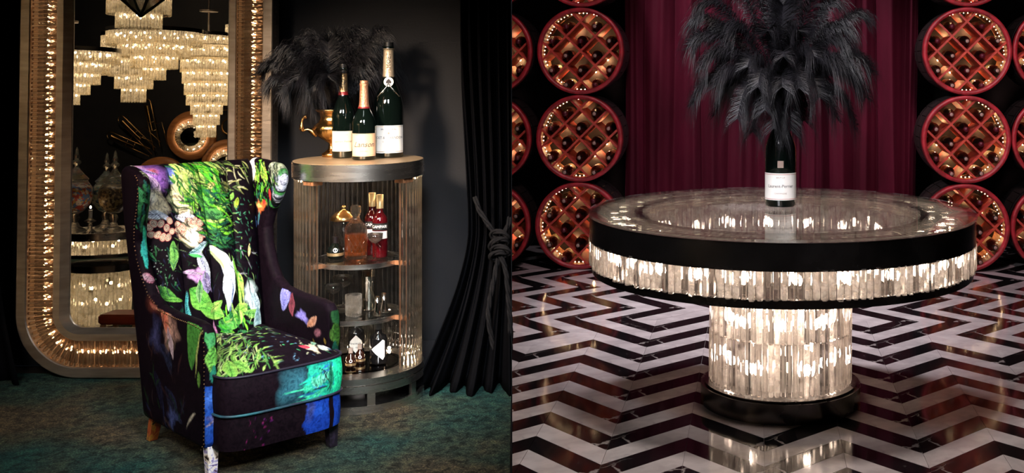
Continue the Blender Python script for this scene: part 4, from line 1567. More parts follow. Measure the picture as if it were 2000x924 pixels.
tips = [(512, 142, .0, .14, .06), (526, 168, -.05, .12, .06), (545, 120, .05, .10, .08), (560, 178, -.1, .13, .08), (575, 100, .0, .08, .09), (590, 150, -.12, .12, .10), (600, 200, -.05, .14, .07),
        (620, 90, .02, .06, .10), (618, 175, -.12, .12, .09), (640, 82, .0, .05, .10), (640, 150, -.12, .08, .10), (665, 78, .02, .05, .10), (690, 72, .03, .06, .09), (738, 66, .02, .07, .07),
        (715, 95, .05, .08, .09), (755, 105, .08, .10, .06), (768, 150, .10, .13, .07), (700, 140, .06, .08, .10), (725, 170, .1, .12, .09), (660, 185, .02, .08, .08), (610, 125, -.05, .07, .1), (580, 135, .08, .1, .09), (700, 110, .0, .05, .1)]
for i, (tx, ty, dy, rise, bl) in enumerate(tips):
    tipw = W(tx, ty, UY + dy)
    base = Vector((random.uniform(-.008, .008), random.uniform(-.008, .008), -0.02))
    obj('feather', feather(base, tipw - PB, rise * 0.9, bl * 1.25, 420, 0.0010, 100 + i), M['feather'], pl)

# --- upper shelf (z .553)
S1, S2, S0 = 0.553, 0.337, 0.136
M['campari'] = pm('red_liqueur', (0.075, 0.002, 0.004), 0.05, trans=0.3, coat=0.4, col2=(0.05, 0.001, 0.003))
M['whisky'] = pm('whisky', (0.85, 0.25, 0.05), 0.02, trans=0.9, ior=1.36, col2=(0.8, 0.2, 0.04))
M['cap_gold'] = pm('cap_gold', (0.75, 0.55, 0.28), 0.4, 0.5)


def aperitif(px, Y, lab):
    p = on(px, Y, S1)
    b = thing('liqueur_bottle', lab, 'bottle', p, face_cam(p) + random.uniform(-.1, .1), 'red liqueur bottles on the upper shelf')
    prof = [(0.001, 0), (0.028, 0), (0.030, 0.004), (0.030, 0.145), (0.027, 0.160), (0.016, 0.175), (0.0125, 0.185), (0.0125, 0.205)]
    mb = MB(); mb.lathe(prof, 32); obj('glass_body', mb, M['campari'], b)
    mb = MB(); mb.lathe([(0.0135, 0.195), (0.0140, 0.250), (0.0001, 0.250)], 20); obj('cap', mb, M['cap_gold'], b)
    lb = obj('label', patch(0.0306, 0.076, 0.106, 1.2), pm('label_grey', (0.7, 0.66, 0.6), 0.5), b)
    lb2 = obj('name_band', patch(0.0307, 0.110, 0.138, 1.3), M['black_cap'], b)
    lettering(lb2, [('CAMPARI', 0.016, 0.124, 0, 0, 0, 0.0005)], M['label_white'], 0.0315)


aperitif(727, 4.42, 'red liqueur bottle at the back, overlapped by its twin, upper shelf')
aperitif(742, 4.36, 'front red liqueur bottle right of the decanter, upper shelf')
p = on(695, 4.34, S1)
d = thing('decanter', 'square cut-glass decanter of amber whisky with block stopper, upper shelf', 'decanter', p, face_cam(p) + 0.15)
mb = MB()


def sqlathe(prof, rnd=0.25):
    mb = MB()
    k = 24
    vs = []
    for r, z in prof:
        for i in range(k):
            a = 2 * PI * (i + 0.5) / k
            e = 2 / (0.4 + rnd * 1.2)
            q = r / ((abs(math.cos(a)) ** e + abs(math.sin(a)) ** e) ** (1 / e))
            vs.append((q * math.cos(a), q * math.sin(a), z))
    fs = [(j * k + i, j * k + (i + 1) % k, (j + 1) * k + (i + 1) % k, (j + 1) * k + i) for j in range(len(prof) - 1) for i in range(k)]
    return mb.add(vs, fs, 0, False)


obj('glass_body', sqlathe([(0.001, 0), (0.040, 0), (0.042, 0.004), (0.042, 0.118), (0.036, 0.132)]), M['crystal_rod'], d)
mb = MB(); mb.lathe([(0.036, 0.132), (0.018, 0.152), (0.014, 0.166), (0.018, 0.172), (0.018, 0.176)], 24); obj('neck', mb, M['crystal_rod'], d)
obj('whisky', sqlathe([(0.001, 0.012), (0.036, 0.012), (0.037, 0.098), (0.001, 0.0985)]), M['whisky'], d)
o = obj('stopper', sqlathe([(0.001, 0.178), (0.018, 0.178), (0.020, 0.182), (0.020, 0.204), (0.017, 0.209), (0.001, 0.209)]), M['crystal_rod'], d)
mb = MB()
for sx in (-1, 1):
    for k in range(5):
        x0 = -0.036 + k * 0.018
        mb.tube([(x0, -0.0425, 0.015), (max(-.038, min(.038, x0 + sx * 0.045)), -0.0425, 0.095)], 0.0009, 4)
obj('cut_lines', mb, M['crystal_rod'], d)
p = on(655, 4.33, S1)
b = thing('liqueur_bottle', 'small round black and gold liqueur bottle left of the decanter', 'bottle', p, face_cam(p))
mb = MB(); mb.lathe([(0.001, 0), (0.026, 0), (0.031, 0.010), (0.032, 0.028), (0.027, 0.044), (0.013, 0.056), (0.010, 0.062)], 28); obj('glass_body', mb, M['bottle_green'], b)
mb = MB(); mb.cyl(0.011, 0.061, 0.086, 16); obj('cap', mb, M['capsule_black'], b)
obj('gold_band', patch(0.0328, 0.012, 0.024, PI, 32), M['gold_foil'], b)
mb = MB(); t = MB(); t.lathe([(0.006, 0), (0.009, 0)], 20); mb.merge(t, Matrix.Translation((0, -0.0325, 0.036)) @ Matrix.Rotation(PI / 2 - .3, 4, 'X')); obj('round_mark', mb, M['label_white'], b)
p = on(671, 4.42, S1)
b = thing('covered_dish', 'glass goblet with a domed gold metal cover behind the decanter', 'dish', p)
mb = MB(); mb.lathe([(0.001, 0), (0.03, 0), (0.01, 0.01), (0.01, 0.05), (0.035, 0.08), (0.042, 0.13), (0.038, 0.138)], 28); obj('goblet', mb, M['glass'], b)
mb = MB(); mb.lathe([(0.052, 0.139), (0.054, 0.144), (0.046, 0.158), (0.028, 0.172), (0.010, 0.180), (0.008, 0.188), (0.012, 0.194), (0.001, 0.200)], 32); obj('cover', mb, M['brass'], b)
p = on(733, 4.29, S1)


def coupe(p, r, hgt, lab, grp='coupe glasses in the cabinet'):
    g = thing('coupe_glass', lab, 'glass', p, 0, grp)
    mb = MB(); mb.lathe([(0.001, 0), (r * 0.72, 0.0), (r * 0.72, 0.0015), (0.005, 0.006), (0.0028, 0.012), (0.0028, hgt * 0.62)], 24); obj('stem', mb, M['glass'], g)
    mb = MB(); mb.lathe([(0.001, hgt * 0.62), (r * 0.5, hgt * 0.67), (r * 0.9, hgt * 0.80), (r, hgt), (r - 0.0012, hgt), (r * 0.88, hgt * 0.81), (r * 0.48, hgt * 0.69), (0.001, hgt * 0.64)], 32); obj('bowl', mb, M['glass'], g)
    return g


coupe(p, 0.030, 0.105, 'stemmed glass in front of the red bottles, upper shelf')
coupe(on(651, 4.36, S2), 0.033, 0.105, 'left coupe glass half hidden by the armchair arm, lower shelf')
coupe(on(670, 4.43, S2), 0.042, 0.125, 'wider coupe glass behind the tumbler, lower shelf')
p = on(690.5, 4.28, S2)
g = thing('tumbler', 'cut-glass whisky tumbler on the lower shelf', 'glass', p, 0.2)
mb = MB()
k = 24
prof = [(0.001, 0), (0.028, 0), (0.030, 0.004), (0.031, 0.045), (0.032, 0.082), (0.0305, 0.082), (0.029, 0.012), (0.001, 0.010)]
vs = []
for j, (r, z) in enumerate(prof):
    for i in range(k):
        a = 2 * PI * i / k
        q = r * (1 + (0.03 if i % 2 and j in (2, 3) else 0))
        vs.append((q * math.cos(a), q * math.sin(a), z))
mb.add(vs, [(j * k + i, j * k + (i + 1) % k, (j + 1) * k + (i + 1) % k, (j + 1) * k + i) for j in range(len(prof) - 1) for i in range(k)])
obj('glass_body', mb, crystal('tumbler_glass', (1, 0.98, 0.95), 0.6, 0.1, 0.3), g)
M['polished'] = pm('polished', (0.72, 0.68, 0.62), 0.08, 1.0)
p = on(721, 4.38, S2)
g = thing('cocktail_shaker', 'tall polished metal shaker at the back of the lower shelf', 'shaker', p)
mb = MB(); mb.lathe([(0.001, 0), (0.024, 0), (0.026, 0.004), (0.032, 0.165), (0.034, 0.17), (0.0325, 0.17), (0.025, 0.01), (0.001, 0.008)], 36); obj('cup', mb, M['polished'], g)
for (px, Y, lab, tilt) in ((737, 4.27, 'left polished jigger leaning beside the shaker', 0.12), (750, 4.33, 'right polished double jigger on the lower shelf', 0.0)):
    p = on(px, Y, S2)
    g = thing('jigger', lab, 'jigger', p, 0, 'polished jiggers')
    mb = MB(); mb.lathe([(0.001, 0.001), (0.019 if tilt == 0 else .014, 0.0), (0.020 if tilt == 0 else .015, 0.004), (0.009, 0.042), (0.012, 0.076), (0.011, 0.076), (0.007, 0.045)], 28); obj('cup', mb, M['polished'], g)

# --- dark gin bottles and miniatures at the bottom
M['gin_black'] = pm('gin_black', (0.008, 0.007, 0.007), 0.1, coat=0.5)


def gin(px, Y, lab, turn, shape):
    p = on(px, Y, S0)
    b = thing('gin_bottle', lab, 'bottle', p, face_cam(p) + turn, 'black gin bottles in the cabinet base')
    mb = MB(); mb.lathe([(0.001, 0), (0.031, 0), (0.034, 0.004), (0.034, 0.095), (0.030, 0.108), (0.014, 0.118), (0.013, 0.135)], 32); obj('glass_body', mb, M['gin_black'], b)
    mb = MB(); mb.cyl(0.0155, 0.135, 0.160, 18); obj('cap', mb, M['black_cap'], b)
    r = 0.0346
    pts = {'diamond': [(-1.0, .06), (0.35, .098), (0.62, .092), (0.62, .03), (0.35, .018)],
           'hex': [(-0.75, .05), (-0.7, .07), (0.0, .095), (0.7, .07), (0.75, .05), (0, .022)]}[shape]
    mb = MB()
    cx_ = sum(q[0] for q in pts) / len(pts); cz_ = sum(q[1] for q in pts) / len(pts)
    vs = [(r * math.sin(cx_), -r * math.cos(cx_), cz_)]
    m_ = 8
    ringp = []
    for i in range(len(pts)):
        a_, b_ = pts[i], pts[(i + 1) % len(pts)]
        for j in range(m_): ringp.append((a_[0] + (b_[0] - a_[0]) * j / m_, a_[1] + (b_[1] - a_[1]) * j / m_))
    lay = 6
    for l in range(1, lay + 1):
        for q in ringp:
            t_, z_ = cx_ + (q[0] - cx_) * l / lay, cz_ + (q[1] - cz_) * l / lay
            vs.append((r * math.sin(t_), -r * math.cos(t_), z_))
    nn = len(ringp)
    fs = [(0, 1 + i, 1 + (i + 1) % nn) for i in range(nn)]
    for l in range(lay - 1):
        for i in range(nn): fs.append((1 + l * nn + i, 1 + (l + 1) * nn + i, 1 + (l + 1) * nn + (i + 1) % nn, 1 + l * nn + (i + 1) % nn))
    mb.add(vs, fs, 0, True)
    lb = obj('label', mb, M['label_white'], b)
    lettering(lb, [("HENDRICK'S", 0.0095, 0.060, 0.0 if shape == 'hex' else 0.05, 0, 0, 0.0002), ('GIN', 0.007, 0.045, 0.1)], M['ink'], r + 0.0006)


gin(739, 4.33, 'black apothecary gin bottle at right, pointed white label, cabinet base', 0.15, 'diamond')
gin(695, 4.42, 'black apothecary gin bottle at the back, six-sided cream label, cabinet base', 0.0, 'hex')
for (px, Y, lab) in ((685, 4.27, 'left miniature round brown liqueur bottle in the cabinet base'), (703, 4.33, 'right miniature round brown liqueur bottle in the cabinet base')):
    p = on(px, Y, S0)
    b = thing('miniature_bottle', lab, 'bottle', p, face_cam(p), 'miniature bottles in the cabinet base')
    mb = MB(); mb.lathe([(0.001, 0), (0.016, 0), (0.020, 0.008), (0.020, 0.028), (0.015, 0.042), (0.008, 0.05), (0.0075, 0.056)], 24); obj('glass_body', mb, pm('brown_glass', (0.03, 0.008, 0.004), 0.08, coat=0.6), b)
    mb = MB(); mb.cyl(0.0085, 0.055, 0.074, 14); obj('cap', mb, M['cork'], b)
    obj('gold_band', patch(0.0206, 0.008, 0.017, PI, 24), M['gold_foil'], b)
    mb = MB(); t = MB(); t.lathe([(0.0035, 0), (0.0065, 0)], 18); mb.merge(t, Matrix.Translation((0, -0.0207, 0.027)) @ Matrix.Rotation(PI / 2 - .15, 4, 'X')); obj('round_mark', mb, M['label_white'], b)

# ================================================================= BLACK CURTAINS AND ROPE


def black_right(u, v):
    # v: 0 floor .. 1 top; gathered at the rope (z ~ .6), spreading on the floor
    z = 0.004 + v * 3.0
    tie = 0.62
    if z > tie: s = min(1, (z - tie) / 0.9); s = s * s * (3 - 2 * s)
    else: s = 0
    fl = max(0, (tie - z) / tie) ** 1.5
    xl_top, xl_tie = W(900, 0, 4.62)[0], W(918, 0, 4.62)[0]
    xl = xl_tie + (xl_top - xl_tie) * s - 0.19 * fl
    y0 = 4.62 - 0.22 * fl
    y = y0 - (0.035 + 0.03 * fl) * math.sin(u * 34 + math.sin(v * 3)) - 0.018 * math.sin(u * 71 + v * 9) - 0.03 * fl * math.sin(u * 13 + v * 24)
    xr = DIV * y - 0.004
    x = xl + (xr - xl) * u
    return (x, DIV and y, z)


curtain('black_curtain', black_right, 160, 70, M['velvet_black'], 'black velvet drape tied with rope at the right of the salon')


def black_left(u, v):
    z = 0.004 + v * 3.0
    fl = max(0, (0.6 - z) / 0.6) ** 1.6
    y = 4.60 - 0.03 * math.sin(u * 40 + v) - 0.02 * math.sin(u * 19) - 0.10 * fl
    x = -3.75 + u * (0.82 + 0.16 * fl)
    return (x, y, z)


curtain('black_curtain', black_left, 160, 40, M['velvet_black'], 'black velvet drape at the far left beside the tall mirror')
M['rope'] = pm('rope', (0.011, 0.010, 0.011), 0.8, col2=(0.005, 0.005, 0.006), spec=0.1, scale=60, bump=0.3)


def rope_mb(path, r=0.012, turns=36.0, n=160):
    P = [Vector(p) for p in path]
    L = [0]
    for a, b_ in zip(P, P[1:]): L.append(L[-1] + (b_ - a).length)

    def at(t):
        s = t * L[-1]
        for i in range(len(P) - 1):
            if s <= L[i + 1] or i == len(P) - 2:
                u = (s - L[i]) / max(1e-9, L[i + 1] - L[i])
                p0, p1, p2, p3 = P[max(0, i - 1)], P[i], P[i + 1], P[min(len(P) - 1, i + 2)]
                return 0.5 * ((2 * p1) + (p2 - p0) * u + (2 * p0 - 5 * p1 + 4 * p2 - p3) * u * u + (3 * p1 - p0 - 3 * p2 + p3) * u ** 3)
    mb = MB()
    n = max(24, int(L[-1] / 0.006))
    C = [at(i / n) for i in range(n + 1)]
    frames = []
    up = Vector((0, -1, 0.01)).normalized()
    for i in range(n + 1):
        t = (C[min(n, i + 1)] - C[max(0, i - 1)]).normalized()
        s = t.cross(up)
        if s.length < 1e-3: s = t.cross(Vector((0, 0, 1)))
        s.normalize(); up = s.cross(t).normalized()
        frames.append((s, up))
    for k in range(3):
        pts = []
        for i in range(n + 1):
            a = 2 * PI * k / 3 + (i / n) * L[-1] * turns
            s, u_ = frames[i]
            pts.append(C[i] + (s * math.cos(a) + u_ * math.sin(a)) * r * 0.52)
        mb.tube(pts, r * 0.56, 7)
    return mb


rope = thing('tie_rope', 'thick black twisted rope knotted round the drape, two hanging tails', 'rope', W(975, 480, 4.47))
ro = W(975, 480, 4.47)
rp = lambda px, py, d=0.0: W(px, py, 4.47 + d) - ro
for pts in ([(928, 385, .02), (936, 410, 0), (955, 440, -.01), (972, 466, 0)], [(996, 425, .02), (990, 445, 0), (978, 468, 0)]):
    obj('tie', rope_mb([rp(*q) for q in pts], 0.011), M['rope'], rope)
for pts in ([(974, 500, 0), (966, 540, -.01), (956, 590, -.01), (954, 620, -.01), (960, 660, 0), (966, 684, 0)], [(978, 500, -.02), (988, 530, -.02), (993, 580, -.02), (997, 640, -.02), (996, 690, -.01)]):
    obj('tail', rope_mb([rp(*q) for q in pts], 0.011), M['rope'], rope)
for (cx_, cy_, rx, ry, an) in ((976, 462, 17, 9, .3), (974, 477, 18, 9, -.35), (978, 490, 17, 8, .2), (972, 500, 14, 7, -.2)):
    pts = []
    for i in range(21):
        a = 2 * PI * i / 20
        x_, y_ = rx * math.cos(a), ry * math.sin(a)
        pts.append(rp(cx_ + x_ * math.cos(an) - y_ * math.sin(an), cy_ + x_ * math.sin(an) + y_ * math.cos(an), -0.025 * math.cos(a * 1 + 1.2) - 0.012))
    obj('knot_loop', rope_mb(pts, 0.011), M['rope'], rope)

# ================================================================= PRINTED VELVET WING CHAIR
class Canvas:
    """small paint canvas for the printed cloth; x right, y down"""
    def __init__(self, w, h, base):
        self.w, self.h = w, h
        self.a = np.zeros((h, w, 3))
        self.a[:] = base

    def box_(self, x0, y0, x1, y1):
        x0, y0 = max(0, int(x0)), max(0, int(y0))
        x1, y1 = min(self.w, int(x1) + 1), min(self.h, int(y1) + 1)
        if x1 <= x0 or y1 <= y0: return None
        yy, xx = np.mgrid[y0:y1, x0:x1]
        return (slice(y0, y1), slice(x0, x1)), xx, yy

    def blend(self, sl, m, col):
        m = np.clip(m, 0, 1)[..., None]
        self.a[sl] = self.a[sl] * (1 - m) + np.asarray(col) * m

    def leaf(self, cx, cy, L, Wd, ang, c1, c2=None, veins=0, bend=0.0, al=1.0):
        ang = math.radians(ang)
        R_ = L * 0.6 + Wd
        q = self.box_(cx - R_, cy - R_, cx + R_, cy + R_)
        if q is None: return self
        sl, xx, yy = q
        dx, dy = xx - cx, yy - cy
        u = (dx * math.cos(ang) + dy * math.sin(ang)) / L + 0.5
        v = -dx * math.sin(ang) + dy * math.cos(ang)
        v = v - bend * L * (4 * (u - 0.5) ** 2 - 1) * 0.5
        half = Wd / 2 * np.sin(np.clip(u, 0, 1) * PI) ** 0.8
        m = np.clip((half - np.abs(v)) / 1.5, 0, 1) * ((u > 0) & (u < 1)) * al
        c1 = np.asarray(c1); c2 = np.asarray(c2 if c2 is not None else c1)
        t = np.clip(np.abs(v) / (half + 1e-6), 0, 1)[..., None] * 0.6 + np.clip(u, 0, 1)[..., None] * 0.4
        col = c1 * (1 - t) + c2 * t
        if veins:
            st = 0.5 + 0.5 * np.sin((u * L + np.abs(v) * 1.2) / veins * 2 * PI)
            col = col * (0.35 + 0.65 * (st[..., None] > 0.28))
            col = col * np.where(np.abs(v)[..., None] < 1.2, 0.25, 1.0)
        mm = np.clip(m, 0, 1)[..., None]
        self.a[sl] = self.a[sl] * (1 - mm) + col * mm
        return self

    def blob(self, cx, cy, rx, ry, col, soft=0.25, al=1.0, wob=0.0):
        q = self.box_(cx - rx * 1.4, cy - ry * 1.4, cx + rx * 1.4, cy + ry * 1.4)
        if q is None: return self
        sl, xx, yy = q
        th = np.arctan2(yy - cy, xx - cx)
        d = np.hypot((xx - cx) / rx, (yy - cy) / ry) * (1 + wob * np.sin(th * 3 + cx) + wob * 0.6 * np.sin(th * 7 + cy))
        self.blend(sl, (1 - d) / soft * al if soft else (d < 1) * al, col)
        return self

    def rings(self, cx, cy, r, cols):
        for i, c_ in enumerate(cols): self.blob(cx, cy, r * (1 - i / len(cols)), r * (1 - i / len(cols)), c_, 0.2)
        return self

    def strokes(self, n, x0, y0, x1, y1, ang, dang, L, Wd, cols, seed=0, bend=0.15, al=0.95):
        rg_ = random.Random(seed)
        for _ in range(n):
            c_ = rg_.choice(cols)
            k = rg_.uniform(0.6, 1.25)
            self.leaf(rg_.uniform(x0, x1), rg_.uniform(y0, y1), L * rg_.uniform(.5, 1.4), Wd * rg_.uniform(.6, 1.4), ang + rg_.uniform(-dang, dang),
                      [q * k for q in c_], [q * k * 0.5 for q in c_], 0, rg_.uniform(-bend, bend), al)
        return self

    def sample(self, u, v):
        """u, v in 0..1 arrays (v down)"""
        u, v = np.asarray(u, dtype=float) * (self.w - 1), np.asarray(v, dtype=float) * (self.h - 1)
        # hand-painted waviness
        du = 5 * np.sin(v * 0.035 + u * 0.02) + 1.5 * np.sin(v * 0.08 - u * 0.05 + 1.3)
        dv = 5 * np.sin(u * 0.04 - v * 0.015 + 2.0) + 1.5 * np.sin(u * 0.08 + v * 0.05)
        x = np.clip(u + du, 0, self.w - 1.001)
        y = np.clip(v + dv, 0, self.h - 1.001)
        x0, y0 = x.astype(int), y.astype(int)
        fx, fy = (x - x0)[:, None], (y - y0)[:, None]
        A = self.a
        return (A[y0, x0] * (1 - fx) + A[y0, x0 + 1] * fx) * (1 - fy) + (A[y0 + 1, x0] * (1 - fx) + A[y0 + 1, x0 + 1] * fx) * fy


DK = (0.003, 0.0015, 0.0035)
GR = [(0.05, 0.34, 0.02), (0.16, 0.50, 0.03), (0.02, 0.17, 0.03), (0.38, 0.60, 0.14)]
DG = [(0.02, 0.12, 0.04), (0.04, 0.20, 0.06), (0.01, 0.07, 0.05)]
TQ = [(0.02, 0.62, 0.36), (0.08, 0.85, 0.45), (0.02, 0.35, 0.38), (0.03, 0.18, 0.45)]
WH = (0.62, 0.68, 0.60)
LB = (0.35, 0.45, 0.72)
CR = (0.58, 0.50, 0.34)
PU = (0.22, 0.10, 0.45)
RD = (0.45, 0.04, 0.04)

# ---- back canvas, 600 x 850: x from left seam of the channelled back, y from its top
cb = Canvas(600, 850, DK)
cb.blob(60, 60, 90, 90, PU, .6, .9).blob(20, 40, 40, 60, (.5, .3, .5), .5, .8).leaf(60, 90, 110, 40, 60, (.40, .28, .62), (.65, .5, .75), 9).leaf(20, 130, 90, 40, 80, (.08, .05, .3), (.3, .2, .5))
cb.blob(70, 30, 30, 26, (.40, .10, .12), .5, .6).leaf(40, 30, 100, 26, 20, (.16, .08, .4), (.4, .35, .7), 7)
cb.blob(60, 190, 62, 80, CR, .35, 1, .08).blob(40, 160, 35, 40, (.75, .72, .62), .5, .8).leaf(50, 235, 100, 40, 10, (.45, .55, .75), (.7, .75, .8), 11)
cb.leaf(90, 255, 60, 26, 40, (.75, .75, .75), (.4, .45, .7))
for i, (x, y) in enumerate([(10, 285), (34, 270), (62, 278), (90, 300), (105, 268), (18, 318), (44, 322), (70, 335), (95, 340), (118, 318)]):
    cb.rings(x, y, 19, [(.25, .03, .05), (.6, .5, .35), (.08, .02, .04), (.7, .65, .5), (.2, .05, .03), (.6, .5, .4)])
cb.blob(180, 60, 60, 55, (.10, .14, .45), .6, .9).leaf(175, 70, 90, 30, -25, (.25, .3, .6), (.5, .5, .8), 8)
cb.blob(190, 170, 66, 90, (.62, .66, .42), .4, .95, .1).blob(215, 130, 40, 60, (.30, .50, .12), .6, .8).leaf(170, 160, 70, 18, 15, (.25, .22, .12), (.5, .45, .3)).blob(178, 205, 36, 40, CR, .4, 1)
cb.blob(200, 330, 62, 62, CR, .3, 1, .08).leaf(190, 255, 110, 40, 12, (.6, .62, .7), (.4, .45, .6), 11)
for i, (x, y) in enumerate([(150, 285), (172, 300), (200, 272), (232, 276), (255, 290), (165, 330), (250, 325), (268, 345), (240, 358), (150, 315)]):
    cb.rings(x, y, 19, [(.25, .03, .05), (.6, .5, .35), (.08, .02, .04), (.7, .65, .5), (.2, .05, .03), (.6, .5, .4)])
cb.blob(205, 345, 30, 46, (.78, .76, .66), .3)
# bright foliage over the middle channels
cb.strokes(150, 190, -10, 400, 230, 55, 40, 75, 15, GR, 1, .3)
cb.strokes(90, 260, 150, 420, 400, 15, 35, 80, 13, DG + GR[:2], 2, .3)
cb.strokes(60, 170, 10, 260, 130, 70, 30, 90, 12, GR[2:] + [(.55, .7, .25)], 3, .3)
cb.leaf(330, 250, 110, 60, 10, (.03, .14, .05), (.08, .3, .06), 9).leaf(330, 282, 120, 16, 3, (.5, .7, .15), (.2, .4, .1)).leaf(290, 180, 100, 44, 40, (.02, .10, .04), (.1, .4, .05), 8)
cb.blob(340, 120, 22, 12, (.3, .25, .1), .5).rings(335, 130, 14, [(.2, .25, .05), (.5, .6, .2), (.05, .05, .02)])
cb.strokes(46, 400, 10, 560, 160, 30, 50, 60, 9, [(.30, .32, .12), (.12, .2, .05), (.4, .4, .25), (.05, .08, .03)], 4, .3)
cb.leaf(420, 120, 70, 34, 20, (.02, .02, .02), (.25, .28, .08), 6).leaf(470, 210, 60, 24, -70, (.35, .45, .05), (.1, .2, .02), 6).leaf(455, 180, 50, 18, -60, (.12, .3, .05))
cb.strokes(50, 400, 190, 560, 420, 40, 60, 26, 6, [(.05, .22, .12), (.03, .12, .08), (.2, .35, .1)], 5, .2)
# second tier: leaf, speckle, blue white petals, shell
cb.strokes(60, 10, 375, 110, 560, 70, 70, 9, 4, [(.3, .35, .35), (.1, .3, .15)], 6, 0)
cb.leaf(105, 425, 130, 48, 100, (.10, .40, .08), (.25, .5, .12), 8).leaf(35, 590, 130, 60, 25, (.02, .12, .03), (.12, .4, .06), 9).leaf(80, 625, 100, 26, 5, (.05, .25, .04), (.2, .5, .08), 7)
cb.leaf(250, 480, 170, 50, 75, (.5, .55, .85), (.75, .8, .85), 13).leaf(230, 400, 110, 40, -20, (.05, .25, .28), (.5, .6, .7), 9).leaf(215, 430, 80, 18, 10, (.05, .3, .08))
cb.blob(215, 530, 42, 46, (.40, .22, .45), .3, 1, .15).leaf(195, 515, 90, 30, 10, (.6, .5, .7), (.3, .08, .3), 6).leaf(255, 560, 110, 60, 80, (.16, .12, .28), (.4, .36, .6), 6).leaf(270, 570, 90, 20, 60, (.6, .55, .75), (.2, .1, .3), 5)
cb.leaf(360, 500, 230, 70, 60, (.55, .68, .60), (.75, .8, .82), 0, .12).leaf(400, 590, 250, 74, 100, (.50, .60, .75), (.80, .85, .85), 0, -.12).leaf(330, 470, 120, 20, 60, (.25, .45, .12), (.5, .6, .3)).blob(380, 530, 24, 80, (.78, .82, .8), .8, .8)
cb.leaf(395, 660, 190, 12, 97, (.10, .15, .3)).leaf(440, 560, 240, 22, 72, (.12, .45, .06), (.45, .65, .1), 0, .1).leaf(455, 640, 220, 16, 78, (.3, .6, .08), (.1, .3, .05))
# lower foliage
cb.leaf(225, 640, 170, 90, 45, (.06, .36, .05), (.22, .55, .08), 9).leaf(280, 700, 150, 80, 20, (.10, .45, .06), (.30, .62, .10), 9).leaf(215, 600, 110, 40, 90, (.02, .2, .06), (.3, .5, .2), 7).leaf(300, 680, 90, 44, -40, (.45, .6, .15), (.1, .4, .05), 7)
cb.leaf(155, 700, 240, 26, 88, (.02, .25, .32), (.15, .5, .45), 9).leaf(200, 780, 150, 30, 70, (.03, .08, .05), (.1, .3, .1), 7)
cb.leaf(400, 760, 130, 80, 15, (.05, .38, .06), (.2, .6, .10), 9).leaf(450, 720, 120, 60, -35, (.14, .5, .05), (.35, .6, .10), 8).leaf(360, 790, 120, 50, 60, (.03, .2, .05), (.15, .45, .1), 7).strokes(40, 330, 690, 520, 840, 40, 60, 60, 12, GR + DG, 8, .3)
cb.leaf(300, 800, 120, 20, 80, (.45, .25, .35), (.3, .05, .2)).leaf(330, 830, 90, 24, 30, (.5, .35, .45), (.25, .05, .15), 7)
cb.blob(520, 640, 50, 60, (.5, .62, .6), .5, .8, .1).leaf(540, 700, 160, 70, 75, (.30, .45, .5), (.6, .7, .7), 0).leaf(520, 740, 120, 40, 10, (.06, .3, .06), (.3, .55, .12), 8).leaf(500, 590, 200, 8, 68, (.02, .02, .02)).leaf(560, 780, 120, 60, 85, (.1, .22, .25), (.35, .45, .45), 0)
cb.leaf(525, 440, 70, 22, 95, (.7, .6, .3), (.4, .3, .1)).strokes(24, 440, 420, 590, 600, 60, 50, 40, 7, DG + [(.3, .3, .35)], 9, .2)
cb.strokes(70, 0, 40, 260, 250, 60, 60, 55, 5, [(.01, .01, .03), (.05, .03, .10)], 41, .4, .75)
cb.strokes(90, 120, 20, 430, 420, 40, 40, 70, 9, [(.003, .012, .008), (.01, .05, .02)], 51, .4, .85)
cb.strokes(110, 230, 10, 420, 400, 50, 50, 60, 5, [(.004, .02, .01), (.01, .04, .02)], 42, .4, .8)
cb.strokes(60, 130, 150, 300, 600, 70, 60, 40, 5, [(.01, .04, .02), (.25, .4, .15), (.02, .02, .06)], 43, .3, .7)
cb.strokes(60, 300, 440, 600, 840, 80, 40, 70, 5, [(.01, .05, .02), (.35, .55, .2), (.02, .02, .05)], 44, .3, .7)
cb.strokes(50, 0, 380, 130, 840, 80, 50, 50, 7, [(.01, .06, .05), (.02, .02, .06), (.03, .16, .06)], 45, .3, .8)
# ---- seat top, 700 x 500, y down = back to front
ct = Canvas(700, 500, (0.006, 0.003, 0.006))
ct.strokes(230, -20, 40, 330, 480, -30, 35, 95, 9, [(.16, .36, .06), (.32, .50, .12), (.06, .2, .05), (.45, .55, .22)], 11, .35)
ct.strokes(120, 200, 20, 560, 300, -15, 60, 40, 8, [(.2, .35, .08), (.05, .25, .08), (.3, .4, .25), (.25, .28, .25)], 12, .3)
ct.strokes(70, 150, 300, 680, 480, -10, 60, 26, 7, [(.05, .3, .12), (.1, .2, .3), (.3, .3, .2)], 13, .2)
ct.leaf(400, 150, 60, 34, 30, (.3, .45, .05), (.1, .25, .03), 6).leaf(60, 440, 110, 60, -60, (.1, .4, .06), (.35, .55, .1), 8).leaf(120, 450, 90, 50, 50, (.12, .4, .06), (.3, .5, .1), 8)
ct.blob(560, 430, 40, 26, (.62, .48, .34), .4, 1, .2).blob(620, 440, 26, 22, (.6, .65, .5), .4).leaf(520, 420, 70, 26, 10, (.5, .06, .08), (.3, .02, .05)).leaf(660, 420, 60, 30, -40, (.6, .6, .6), (.35, .3, .4)).leaf(600, 405, 60, 24, -20, (.1, .35, .2), (.4, .5, .4), 6)
